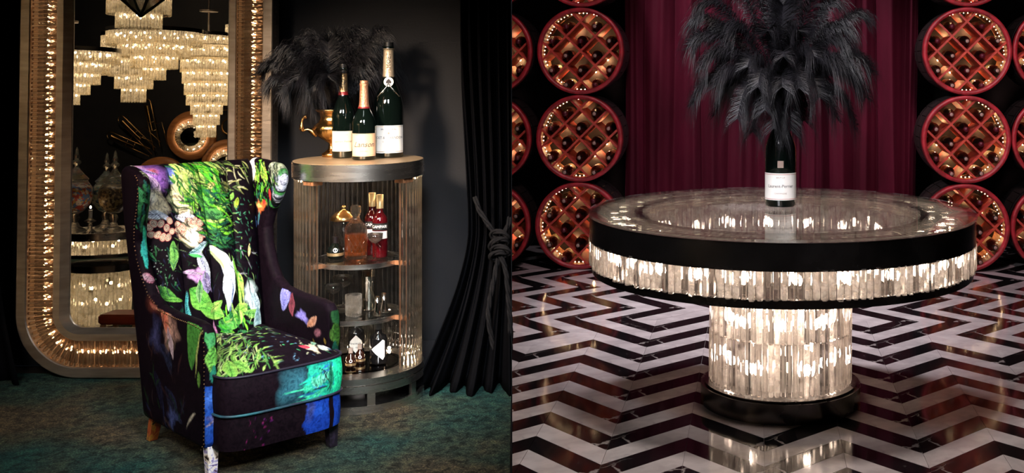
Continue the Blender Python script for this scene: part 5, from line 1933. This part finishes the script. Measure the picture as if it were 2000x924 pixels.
# ---- boxing of the seat cushion, 700 x 200, x along the front from left to right
cx_c = Canvas(900, 200, (0.007, 0.0035, 0.006))
cx_c.blob(452, 100, 22, 130, (.03, .12, .16), .7, .9)
cx_c.a[:, 470:660] = (0.02, 0.36, 0.24)
cx_c.strokes(60, 480, 0, 610, 200, -12, 45, 85, 16, TQ + TQ[:2], 15, .3)
for k in range(5): cx_c.leaf(500 + k * 26, 110 - 12 * k % 50, 80, 26, 70 + k * 18, TQ[k % 3], (.25, .75, .5), 8)
cx_c.leaf(590, 100, 170, 40, 95, (.01, .10, .06), (.03, .35, .2), 9).leaf(560, 90, 100, 10, 60, (.01, .01, .01)).leaf(520, 150, 110, 9, -5, (.01, .01, .01)).leaf(540, 50, 100, 9, 30, (.01, .01, .01)).leaf(575, 150, 70, 9, -50, (.01, .02, .02))
cx_c.a[:, 615:] = cx_c.a[:, 615:] * 0.12 + np.array((0.02, 0.70, 0.34)) * 0.88
cx_c.blob(650, 90, 8, 20, (.01, .2, .12), .6, .7).blob(665, 150, 8, 14, (.01, .25, .15), .6, .7).blob(740, 60, 14, 40, (.05, .82, .45), .8, .8).blob(760, 120, 10, 16, (.01, .3, .16), .6, .7)
# ---- skirt, 900 x 200
ck = Canvas(900, 200, (0.006, 0.003, 0.005))
ck.strokes(26, 290, 0, 420, 200, 80, 30, 14, 8, [(.12, .01, .06), (.08, .01, .08)], 17, 0)
ck.a[:, 470:590] = (0.008, 0.035, 0.26)
ck.blob(540, 70, 60, 60, (.012, .06, .34), .8, .8).blob(485, 60, 20, 90, (.04, .05, .16), .8, .8)
ck.a[:, 632:] = (0.010, 0.045, 0.32)
# ---- outer side panel (left), 600 x 1000 : x front->rear reversed so that x=0 is rear, x=600 the front edge
cs = Canvas(600, 1000, (0.0035, 0.0016, 0.0036))
cs.blob(240, 500, 150, 90, (.13, .03, .02), .8, .9, .2).blob(180, 470, 60, 60, (.30, .09, .06), .6, .9, .2).blob(330, 490, 60, 55, (.42, .30, .20), .5, .9, .2).blob(300, 600, 70, 80, (.32, .18, .14), .6, .8, .2)
cs.leaf(250, 560, 190, 60, 50, (.28, .05, .03), (.42, .16, .1)).leaf(300, 640, 130, 40, 70, (.20, .12, .14), (.35, .28, .3)).leaf(150, 520, 100, 40, 20, (.12, .02, .02), (.3, .12, .08), 9)
cs.leaf(500, 560, 300, 110, 95, (.03, .12, .02), (.05, .18, .03)).leaf(470, 500, 120, 70, 20, (.05, .18, .03), (.02, .08, .02)).leaf(540, 640, 200, 14, 105, (.25, .28, .08)).leaf(545, 740, 60, 30, 80, (.08, .18, .03))
cs.leaf(260, 720, 160, 60, 40, (.008, .010, .03), (.02, .025, .05), 9, .2, .7).leaf(330, 870, 200, 60, 35, (.01, .01, .03), (.025, .03, .06), 9, -.2, .6).leaf(180, 850, 160, 60, 60, (.008, .008, .02), (.015, .015, .04), 9, .3, .6).leaf(480, 900, 120, 12, -40, (.3, .26, .2))
cs.blob(320, 930, 50, 40, (.04, .05, .13), .6, .8, .3).blob(160, 640, 60, 80, (.03, .03, .08), .7, .8, .2)
cs.strokes(60, 60, 420, 420, 980, 70, 60, 70, 12, [(.03, .012, .012), (.012, .015, .04), (.05, .03, .03), (.01, .03, .01)], 46, .3, .7)
# ---- wing insides and arm fronts
cw = Canvas(500, 1000, (0.0035, 0.0016, 0.0036))          # x 0 back .. 500 front edge, y 0 top
cw.leaf(60, 80, 190, 90, 80, (.45, .42, .48), (.75, .74, .76), 0).leaf(140, 120, 120, 60, 60, (.10, .3, .05), (.35, .5, .1), 8).leaf(230, 100, 170, 90, 70, (.10, .20, .02), (.40, .48, .12), 7).strokes(40, 100, 30, 330, 220, 60, 50, 60, 12, GR, 21, .3)
cw.leaf(380, 90, 260, 150, 70, (.30, .42, .25), (.55, .6, .5), 9).leaf(440, 230, 320, 150, 100, (.32, .40, .62), (.60, .66, .72), 14).leaf(470, 120, 200, 40, 80, (.55, .6, .6), (.2, .25, .5), 7).leaf(400, 160, 150, 24, 15, (.15, .5, .06), (.4, .6, .1)).leaf(390, 140, 180, 10, 40, (.02, .03, .03))
cw.strokes(40, 20, 190, 330, 330, 30, 60, 70, 16, DG + GR[:2], 22, .3)
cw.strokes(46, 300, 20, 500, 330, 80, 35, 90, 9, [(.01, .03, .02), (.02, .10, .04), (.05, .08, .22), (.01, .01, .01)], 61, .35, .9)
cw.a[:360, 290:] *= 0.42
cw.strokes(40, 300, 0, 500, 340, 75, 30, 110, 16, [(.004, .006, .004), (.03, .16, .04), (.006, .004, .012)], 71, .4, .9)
cw.leaf(450, 200, 260, 30, 100, (.30, .34, .5), (.5, .55, .6), 9).leaf(350, 60, 110, 30, 60, (.35, .4, .35), (.2, .25, .2), 7)
cw.blob(200, 340, 70, 40, (.45, .10, .03), .4, 1, .25).blob(180, 330, 36, 22, (.65, .35, .12), .5, 1, .2).blob(250, 310, 30, 20, (.5, .03, .03), .5).leaf(330, 240, 90, 30, 80, (.5, .03, .04), (.3, .02, .02))
cw.leaf(120, 430, 150, 26, 60, (.03, .08, .25), (.1, .2, .4)).leaf(180, 420, 120, 30, 90, (.03, .2, .12), (.05, .05, .2))
ca = Canvas(400, 400, (0.0035, 0.0016, 0.0036))           # right arm inside: x back..front, y top..bottom
ca.leaf(120, 60, 150, 60, 95, (.14, .14, .55), (.30, .32, .75), 12).blob(130, 40, 30, 40, (.2, .2, .6), .5).leaf(170, 90, 130, 40, 85, (.10, .02, .03), (.2, .05, .08)).blob(235, 130, 34, 36, (.18, .16, .5), .5, 1, .2).leaf(290, 140, 90, 40, -50, (.25, .10, .05), (.35, .2, .15)).blob(330, 190, 24, 24, (.15, .06, .08), .5).strokes(8, 280, 180, 390, 380, 80, 30, 30, 10, [(.15, .1, .02), (.05, .1, .03)], 23, .2)
cf = Canvas(120, 900, (0.0035, 0.0016, 0.0036))           # left arm front face: y top..bottom
cf.leaf(50, 100, 190, 90, 85, (.03, .14, .06), (.06, .3, .08)).leaf(60, 240, 190, 100, 100, (.08, .32, .05), (.2, .45, .08), 12).leaf(70, 350, 130, 60, 90, (.02, .22, .12), (.02, .1, .1))
cf.a[430:] = (0.014, 0.06, 0.30)
cf.blob(40, 520, 60, 80, (.05, .14, .50), .8, .8).blob(70, 660, 50, 40, (.10, .10, .25), .6, .8, .3).leaf(50, 690, 90, 24, -20, (.4, .35, .5), (.02, .02, .1), 7).blob(60, 820, 70, 70, (.012, .05, .32), .8, .8)
cfw = Canvas(120, 900, (0.0035, 0.0016, 0.0036))          # left wing front edge (y: top..arm)
cfw.strokes(30, 0, 60, 120, 380, 70, 40, 120, 24, [(.02, .12, .05), (.01, .06, .06), (.04, .2, .08)], 31, .2)
cfw.leaf(90, 480, 200, 50, 80, (.02, .3, .12), (.03, .2, .25)).leaf(70, 580, 240, 50, 95, (.02, .22, .24), (.03, .35, .3)).leaf(50, 740, 120, 60, 30, (.35, .28, .35), (.25, .05, .1), 8).leaf(80, 820, 120, 40, 60, (.3, .05, .05), (.4, .3, .35), 8).blob(80, 880, 40, 30, (.02, .08, .3), .6)


def print_mat():
    m, nt, out = newmat('printed_velvet')
    b = N(nt, 'ShaderNodeBsdfPrincipled')
    b.inputs['Roughness'].default_value = 0.62
    b.inputs['Specular IOR Level'].default_value = 0.04
    b.inputs['Sheen Weight'].default_value = 0.0
    b.inputs['Sheen Roughness'].default_value = 0.4
    at = N(nt, 'ShaderNodeAttribute', attribute_name='print')
    tc = N(nt, 'ShaderNodeTexCoord')
    no = N(nt, 'ShaderNodeTexNoise')
    no.inputs['Scale'].default_value = 55
    no.inputs['Detail'].default_value = 6
    no.inputs['Distortion'].default_value = 1.5
    nt.links.new(tc.outputs['Object'], no.inputs['Vector'])
    r = N(nt, 'ShaderNodeValToRGB')
    r.color_ramp.elements[0].position = 0.34
    r.color_ramp.elements[0].color = (0.35, 0.35, 0.4, 1)
    r.color_ramp.elements[1].position = 0.62
    r.color_ramp.elements[1].color = (1.15, 1.15, 1.1, 1)
    nt.links.new(no.outputs[0], r.inputs[0])
    mx = N(nt, 'ShaderNodeMixRGB', blend_type='MULTIPLY')
    mx.inputs[0].default_value = 0.8
    nt.links.new(at.outputs['Color'], mx.inputs[1])
    nt.links.new(r.outputs[0], mx.inputs[2])
    nt.links.new(mx.outputs[0], b.inputs['Base Color'])
    nt.links.new(b.outputs[0], out.inputs[0])
    n2 = N(nt, 'ShaderNodeTexNoise')
    n2.inputs['Scale'].default_value = 400
    nt.links.new(tc.outputs['Object'], n2.inputs['Vector'])
    bp = N(nt, 'ShaderNodeBump')
    bp.inputs['Strength'].default_value = 0.15
    bp.inputs['Distance'].default_value = 0.002
    nt.links.new(n2.outputs[0], bp.inputs['Height'])
    nt.links.new(bp.outputs[0], b.inputs['Normal'])
    return m


M['print'] = print_mat()
M['piping'] = pm('piping', (0.012, 0.008, 0.02), 0.5)
M['teal_piping'] = pm('teal_piping', (0.01, 0.10, 0.12), 0.5, col2=(0.02, 0.01, 0.03), scale=12)
M['nail'] = pm('nail', (0.22, 0.12, 0.06), 0.3, 1.0)

CH_A = math.radians(47)
chair = thing('wing_armchair', 'wing armchair in dark velvet printed with green leaves, petals and turquoise patches', 'armchair', (-1.3920, 3.6450, 0.0), CH_A)


GAIN = 1.2


def paint(me, col):
    at = me.color_attributes.new('print', 'FLOAT_COLOR', 'POINT')
    c4 = np.ones((len(me.vertices), 4), dtype=np.float32)
    c4[:, :3] = np.clip(col, 0, 2)
    c4[:, :3] *= GAIN
    at.data.foreach_set('color', np.clip(c4, 0, 1).ravel())


HWID = 0.24


def side_outline():
    return [(0.49, .092), (.25, .088), (0.02, .088), (0.0, .11), (-.004, .25), (-.002, .42), (.008, .462), (.035, .486), (.08, .492), (.25, .492), (.37, .50), (.435, .525), (.48, .575), (.52, .64), (.535, .70),
            (.515, .76), (.475, .82), (.450, .88), (.452, .925), (.485, .947), (.58, .958), (.65, .962), (.685, .95), (.69, .92), (.67, .80), (.63, .62), (.585, .45), (.53, .25), (.50, .12)]


def solid(name, outline, th, vox, sgn):
    """voxel-rounded panel; outline in (y, z), thickness along x"""
    bm = bmesh.new()
    vs = [bm.verts.new((-th / 2, y, z)) for y, z in outline]
    f = bm.faces.new(vs)
    r = bmesh.ops.extrude_face_region(bm, geom=[f])
    for v in r['geom']:
        if isinstance(v, bmesh.types.BMVert): v.co.x = th / 2
    bmesh.ops.recalc_face_normals(bm, faces=bm.faces)
    me = bpy.data.meshes.new('tmp'); bm.to_mesh(me); bm.free()
    o = bpy.data.objects.new('tmp', me); COL.objects.link(o)
    bv = o.modifiers.new('b', 'BEVEL'); bv.width = th * 0.42; bv.segments = 4; bv.limit_method = 'ANGLE'; bv.angle_limit = math.radians(50)
    rm = o.modifiers.new('r', 'REMESH'); rm.mode = 'VOXEL'; rm.voxel_size = vox
    sm = o.modifiers.new('s', 'SMOOTH'); sm.iterations = 4; sm.factor = 0.5
    bpy.context.view_layer.update()
    res = bpy.data.meshes.new_from_object(o.evaluated_get(bpy.context.evaluated_depsgraph_get()))
    bpy.data.objects.remove(o); bpy.data.meshes.remove(me)
    res.name = name
    return res


def ss(a, b, x):
    t = np.clip((x - a) / (b - a), 0, 1)
    return t * t * (3 - 2 * t)


def panel_x(y, z):
    lo = HWID - 0.024 + 0.01 * np.clip(y / .5, 0, 1)
    return lo + ss(0.52, 0.92, z) * (0.006 + 0.022 * ss(0.68, 0.44, y))


for sgn, nm in ((-1, 'left'), (1, 'right')):
    me = solid('side_panel', side_outline(), 0.046, 0.0042, sgn)
    n = len(me.vertices)
    co = np.empty(n * 3, dtype=np.float32); me.vertices.foreach_get('co', co); co = co.reshape(-1, 3)
    nr = np.empty(n * 3, dtype=np.float32); me.vertices.foreach_get('normal', nr); nr = nr.reshape(-1, 3)
    x, y, z = co[:, 0].copy(), co[:, 1].copy(), co[:, 2].copy()
    outer = x * sgn > 0
    fx = np.clip((y) / 0.52, 0, 1)
    out_c = cs.sample(1 - fx, np.clip(1 - (z - 0.08) / 0.88, 0, 1))
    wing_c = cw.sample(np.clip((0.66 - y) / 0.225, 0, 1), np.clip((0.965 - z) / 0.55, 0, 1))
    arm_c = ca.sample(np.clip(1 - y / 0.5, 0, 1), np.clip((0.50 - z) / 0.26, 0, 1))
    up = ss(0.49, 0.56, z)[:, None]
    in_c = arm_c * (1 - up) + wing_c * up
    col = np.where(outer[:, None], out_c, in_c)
    # front face: arm front below, wing edge above
    fr = (nr[:, 1] < -0.55) & (np.abs(x) < 0.0235)
    t_ = np.clip(0.5 + sgn * -x / 0.046, 0, 1)
    af = cf.sample(t_, np.clip((0.49 - z) / 0.41, 0, 1))
    wf = cfw.sample(t_, np.clip((0.95 - z) / 0.45, 0, 1))
    fc = af * (1 - up) + wf * up
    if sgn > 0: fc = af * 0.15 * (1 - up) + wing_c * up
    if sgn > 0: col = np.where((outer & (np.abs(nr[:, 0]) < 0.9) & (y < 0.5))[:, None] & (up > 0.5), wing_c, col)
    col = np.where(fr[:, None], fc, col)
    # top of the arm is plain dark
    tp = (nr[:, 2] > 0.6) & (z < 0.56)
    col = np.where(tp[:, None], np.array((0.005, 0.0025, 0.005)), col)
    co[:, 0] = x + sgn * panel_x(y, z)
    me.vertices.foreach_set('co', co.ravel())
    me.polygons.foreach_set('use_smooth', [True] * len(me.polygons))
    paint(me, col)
    me.materials.append(M['print'])
    me.update()
    link('side_panel', me, chair)
    if sgn > 0: continue
    # nail heads down the outer front edge
    nm_ = MB()
    ol = side_outline()[2:20]
    ol = [Vector((0, a, b_)) for a, b_ in ol]
    for i in range(len(ol) - 1):
        L = (ol[i + 1] - ol[i]).length
        k = max(1, int(L / 0.0125))
        for j in range(k):
            p = ol[i].lerp(ol[i + 1], j / k)
            px_ = panel_x(np.array(p.y), np.array(p.z))
            nm_.ball((sgn * (float(px_) + 0.0225), p.y + 0.010 if p.z < .47 or p.z > .5 else p.y, p.z - (0.012 if .47 < p.z < .5 else 0)), 0.0028, 6)
    obj('nail_heads', nm_, M['nail'], chair, kind='stuff')

# ---- channelled back


def back_pt(u, v):
    """u -1..1 across, v 0 seat .. 1 top; returns front-surface point"""
    w = 0.185 + 0.03 * v
    z = 0.31 + 0.655 * v
    y = 0.485 + 0.165 * v - 0.035 * math.sin(v * PI) * (1 - u * u)
    ch = abs(math.sin((u + 1) / 2 * 4 * PI)) ** 0.6
    y -= 0.022 * ch * (0.6 + 0.4 * math.sin(min(1, v * 1.4) * PI / 2)) + 0.010 * (1 - u * u)
    if v > 0.93:
        q = (v - 0.93) / 0.07
        y += 0.03 * q * q
        z -= 0.010 * q * q
    return (u * w, y, z)


NU, NV = 260, 300
vs = [back_pt(-1 + 2 * i / NU, j / NV) for j in range(NV + 1) for i in range(NU + 1)]
U = np.array([i / NU for j in range(NV + 1) for i in range(NU + 1)])
Vv = np.array([1 - j / NV for j in range(NV + 1) for i in range(NU + 1)])
fs = [(j * (NU + 1) + i, j * (NU + 1) + i + 1, (j + 1) * (NU + 1) + i + 1, (j + 1) * (NU + 1) + i) for j in range(NV) for i in range(NU)]
# roll over the top to the rear
base_i = NV * (NU + 1)
k0 = len(vs)
rows_b = 5
for r_ in range(1, rows_b + 1):
    for i in range(NU + 1):
        x, y, z = vs[base_i + i]
        a = r_ / rows_b * PI / 2
        vs.append((x, y + 0.03 * math.sin(a) + (0 if r_ < rows_b else 0.0), z + 0.006 * math.sin(a * 2) - 0.03 * (1 - math.cos(a))))
for r_ in range(rows_b):
    A = base_i if r_ == 0 else k0 + (r_ - 1) * (NU + 1)
    B = k0 + r_ * (NU + 1)
    for i in range(NU): fs.append((A + i, A + i + 1, B + i + 1, B + i))
last = k0 + (rows_b - 1) * (NU + 1)
b0 = len(vs)
for i in range(NU + 1):
    x = vs[i][0]
    vs.append((x, 0.56, 0.12))
for i in range(NU): fs.append((last + i, last + i + 1, b0 + i + 1, b0 + i))
me = bpy.data.meshes.new('channelled_back')
me.from_pydata(vs, [], fs)
col = np.zeros((len(vs), 3)); col[:] = DK
col[:len(U)] = cb.sample(U, Vv)
for r_ in range(rows_b): col[k0 + r_ * (NU + 1): k0 + (r_ + 1) * (NU + 1)] = col[base_i: base_i + NU + 1] * 0.8
paint(me, col)
me.materials.append(M['print'])
me.polygons.foreach_set('use_smooth', [True] * len(me.polygons))
link('channelled_back', me, chair)

# ---- seat cushion and skirt share a bowed footprint


def foot(t, hw=0.212, y1=0.50, bow=0.095):
    """closed outline, t 0..1 : starts rear left, runs along left side, front (0.25-0.75), right side, rear"""
    if t < 0.2:
        s = t / 0.2; return (-hw, y1 + (0.0 - y1) * s)
    if t < 0.8:
        s = (t - 0.2) / 0.6
        a = PI * s
        e = 0.52
        cx_ = -math.copysign(abs(math.cos(a)) ** e, math.cos(a)) * hw
        cy_ = -bow * abs(math.sin(a)) ** 0.62
        return (cx_, cy_)
    s = (t - 0.8) / 0.2
    return (hw, y1 * s)


def bowed(name, levels, dome, canvas, topc, nt_=420, parent=None):
    """levels: (z, outset); dome: height of crown over the last level (0 = flat)"""
    P = [foot(i / nt_) for i in range(nt_ + 1)]
    cx0, cy0 = 0.0, 0.22
    vs, U_, V_, kind_ = [], [], [], []
    for j, (z, o_) in enumerate(levels):
        for i, (x, y) in enumerate(P):
            d = math.hypot(x - cx0, y - cy0)
            vs.append((x + (x - cx0) / d * o_, y + (y - cy0) / d * o_, z))
            U_.append(np.clip((i / nt_ - 0.2) / 0.6, 0, 1)); V_.append(1 - (z - levels[0][0]) / (levels[-1][0] - levels[0][0])); kind_.append(0)
    nl = len(levels)
    w = nt_ + 1
    fs = [(j * w + i, j * w + i + 1, (j + 1) * w + i + 1, (j + 1) * w + i) for j in range(nl - 1) for i in range(nt_)]
    K = 90 if topc is not None else 2
    zt, ot = levels[-1]
    for k in range(1, K + 1):
        q = k / K
        for i, (x, y) in enumerate(P):
            d = math.hypot(x - cx0, y - cy0)
            sx, sy = x + (x - cx0) / d * ot, y + (y - cy0) / d * ot
            X_, Y_ = cx0 + (sx - cx0) * (1 - q), cy0 + (sy - cy0) * (1 - q)
            vs.append((X_, Y_, zt + dome * (1 - (1 - q) ** 2.4)))
            U_.append((X_ / 0.205 + 1) / 2); V_.append((0.50 - Y_) / 0.59); kind_.append(1)
    for k in range(K):
        A = (nl - 1 + k) * w
        for i in range(nt_): fs.append((A + i, A + i + 1, A + w + i + 1, A + w + i))
    me = bpy.data.meshes.new(name)
    me.from_pydata(vs, [], fs)
    U_, V_, kind_ = np.array(U_), np.array(V_), np.array(kind_)
    col = canvas.sample(U_, np.clip(V_, 0, 1))
    if topc is not None:
        col = np.where((kind_ == 1)[:, None], topc.sample(np.clip(U_, 0, 1), np.clip(V_, 0, 1)), col)
    paint(me, col)
    me.materials.append(M['print'])
    me.polygons.foreach_set('use_smooth', [True] * len(me.polygons))
    return link(name, me, chair)


def lv(z0, z1, n, bulge, o0=0.0):
    return [(z0 + (z1 - z0) * i / n, o0 + bulge * math.sin(PI * (0.12 + 0.76 * i / n)) - bulge * 0.37) for i in range(n + 1)]


bowed('seat_cushion', lv(0.205, 0.325, 26, 0.012), 0.062, cx_c, ct)
bowed('skirt', lv(0.090, 0.203, 22, 0.006, -0.003), 0.0, ck, None)
for z, o_, mt in ((0.327, 0.002, 'piping'), (0.204, 0.004, 'teal_piping')):
    mb = MB()
    pts = []
    for i in range(160):
        x, y = foot(0.06 + 0.88 * i / 159)
        d = math.hypot(x, y - .22)
        pts.append((x + x / d * o_, y + (y - .22) / d * o_, z))
    mb.tube(pts, 0.0042, 8)
    obj('piping', mb, M[mt], chair)
mb = MB(); mb.box((0, 0.27, 0.14), (0.40, 0.48, 0.09)); obj('base_frame', mb, M['piping'], chair)


def leg_print(name, cols, scale):
    m, nt, out = newmat(name)
    b = N(nt, 'ShaderNodeBsdfPrincipled')
    b.inputs['Roughness'].default_value = 0.35
    tc = N(nt, 'ShaderNodeTexCoord')
    no = N(nt, 'ShaderNodeTexNoise'); no.inputs['Scale'].default_value = scale; no.inputs['Detail'].default_value = 3; no.inputs['Distortion'].default_value = 2.5
    nt.links.new(tc.outputs['Object'], no.inputs['Vector'])
    r = N(nt, 'ShaderNodeValToRGB')
    while len(r.color_ramp.elements) < len(cols): r.color_ramp.elements.new(0.5)
    for i, (e, c_) in enumerate(zip(r.color_ramp.elements, cols)):
        e.position = 0.33 + 0.34 * i / (len(cols) - 1)
        e.color = (*c_, 1)
    nt.links.new(no.outputs[0], r.inputs[0])
    nt.links.new(r.outputs[0], b.inputs['Base Color'])
    nt.links.new(b.outputs[0], out.inputs[0])
    return m


lm = [leg_print('pale_leg_print', [(.02, .01, .01), (.75, .62, .50), (.80, .76, .74), (.25, .2, .45), (.05, .02, .02)], 14),
      leg_print('black_leg_print', [(.008, .006, .01), (.012, .008, .014), (.03, .02, .04)], 20),
      leg_print('orange_leg_print', [(.03, .008, .006), (.42, .10, .02), (.20, .02, .01), (.35, .16, .02), (.02, .01, .01)], 12)]
for (x, y, dx, dy, m_, lab) in ((-0.205, 0.035, -.004, -.012, 0, 'pale printed front leg'), (0.190, -0.012, .0, -.006, 1, None),
                                (-0.205, 0.465, -.006, .040, 2, 'orange and red printed rear leg'), (0.205, 0.465, .006, .040, 2, None)):
    mb = MB()
    for k, (t, w_) in enumerate(((0.0, 0.019), (0.055, 0.023), (0.125, 0.027))):
        cxx, cyy = x + dx * (1 - t / 0.125), y + dy * (1 - t / 0.125)
        mb.v += [(cxx - w_ / 1.4, cyy - w_ / 1.4, t + .0012), (cxx + w_ / 1.4, cyy - w_ / 1.4, t + .0012), (cxx + w_ / 1.4, cyy + w_ / 1.4, t + .0012), (cxx - w_ / 1.4, cyy + w_ / 1.4, t + .0012)]
    for k in range(2):
        for i in range(4):
            mb.f.append([k * 4 + i, k * 4 + (i + 1) % 4, k * 4 + 4 + (i + 1) % 4, k * 4 + 4 + i]); mb.m.append(0); mb.s.append(False)
    mb.f.append([3, 2, 1, 0]); mb.m.append(0); mb.s.append(False)
    obj('leg', mb, lm[m_], chair, label=lab)
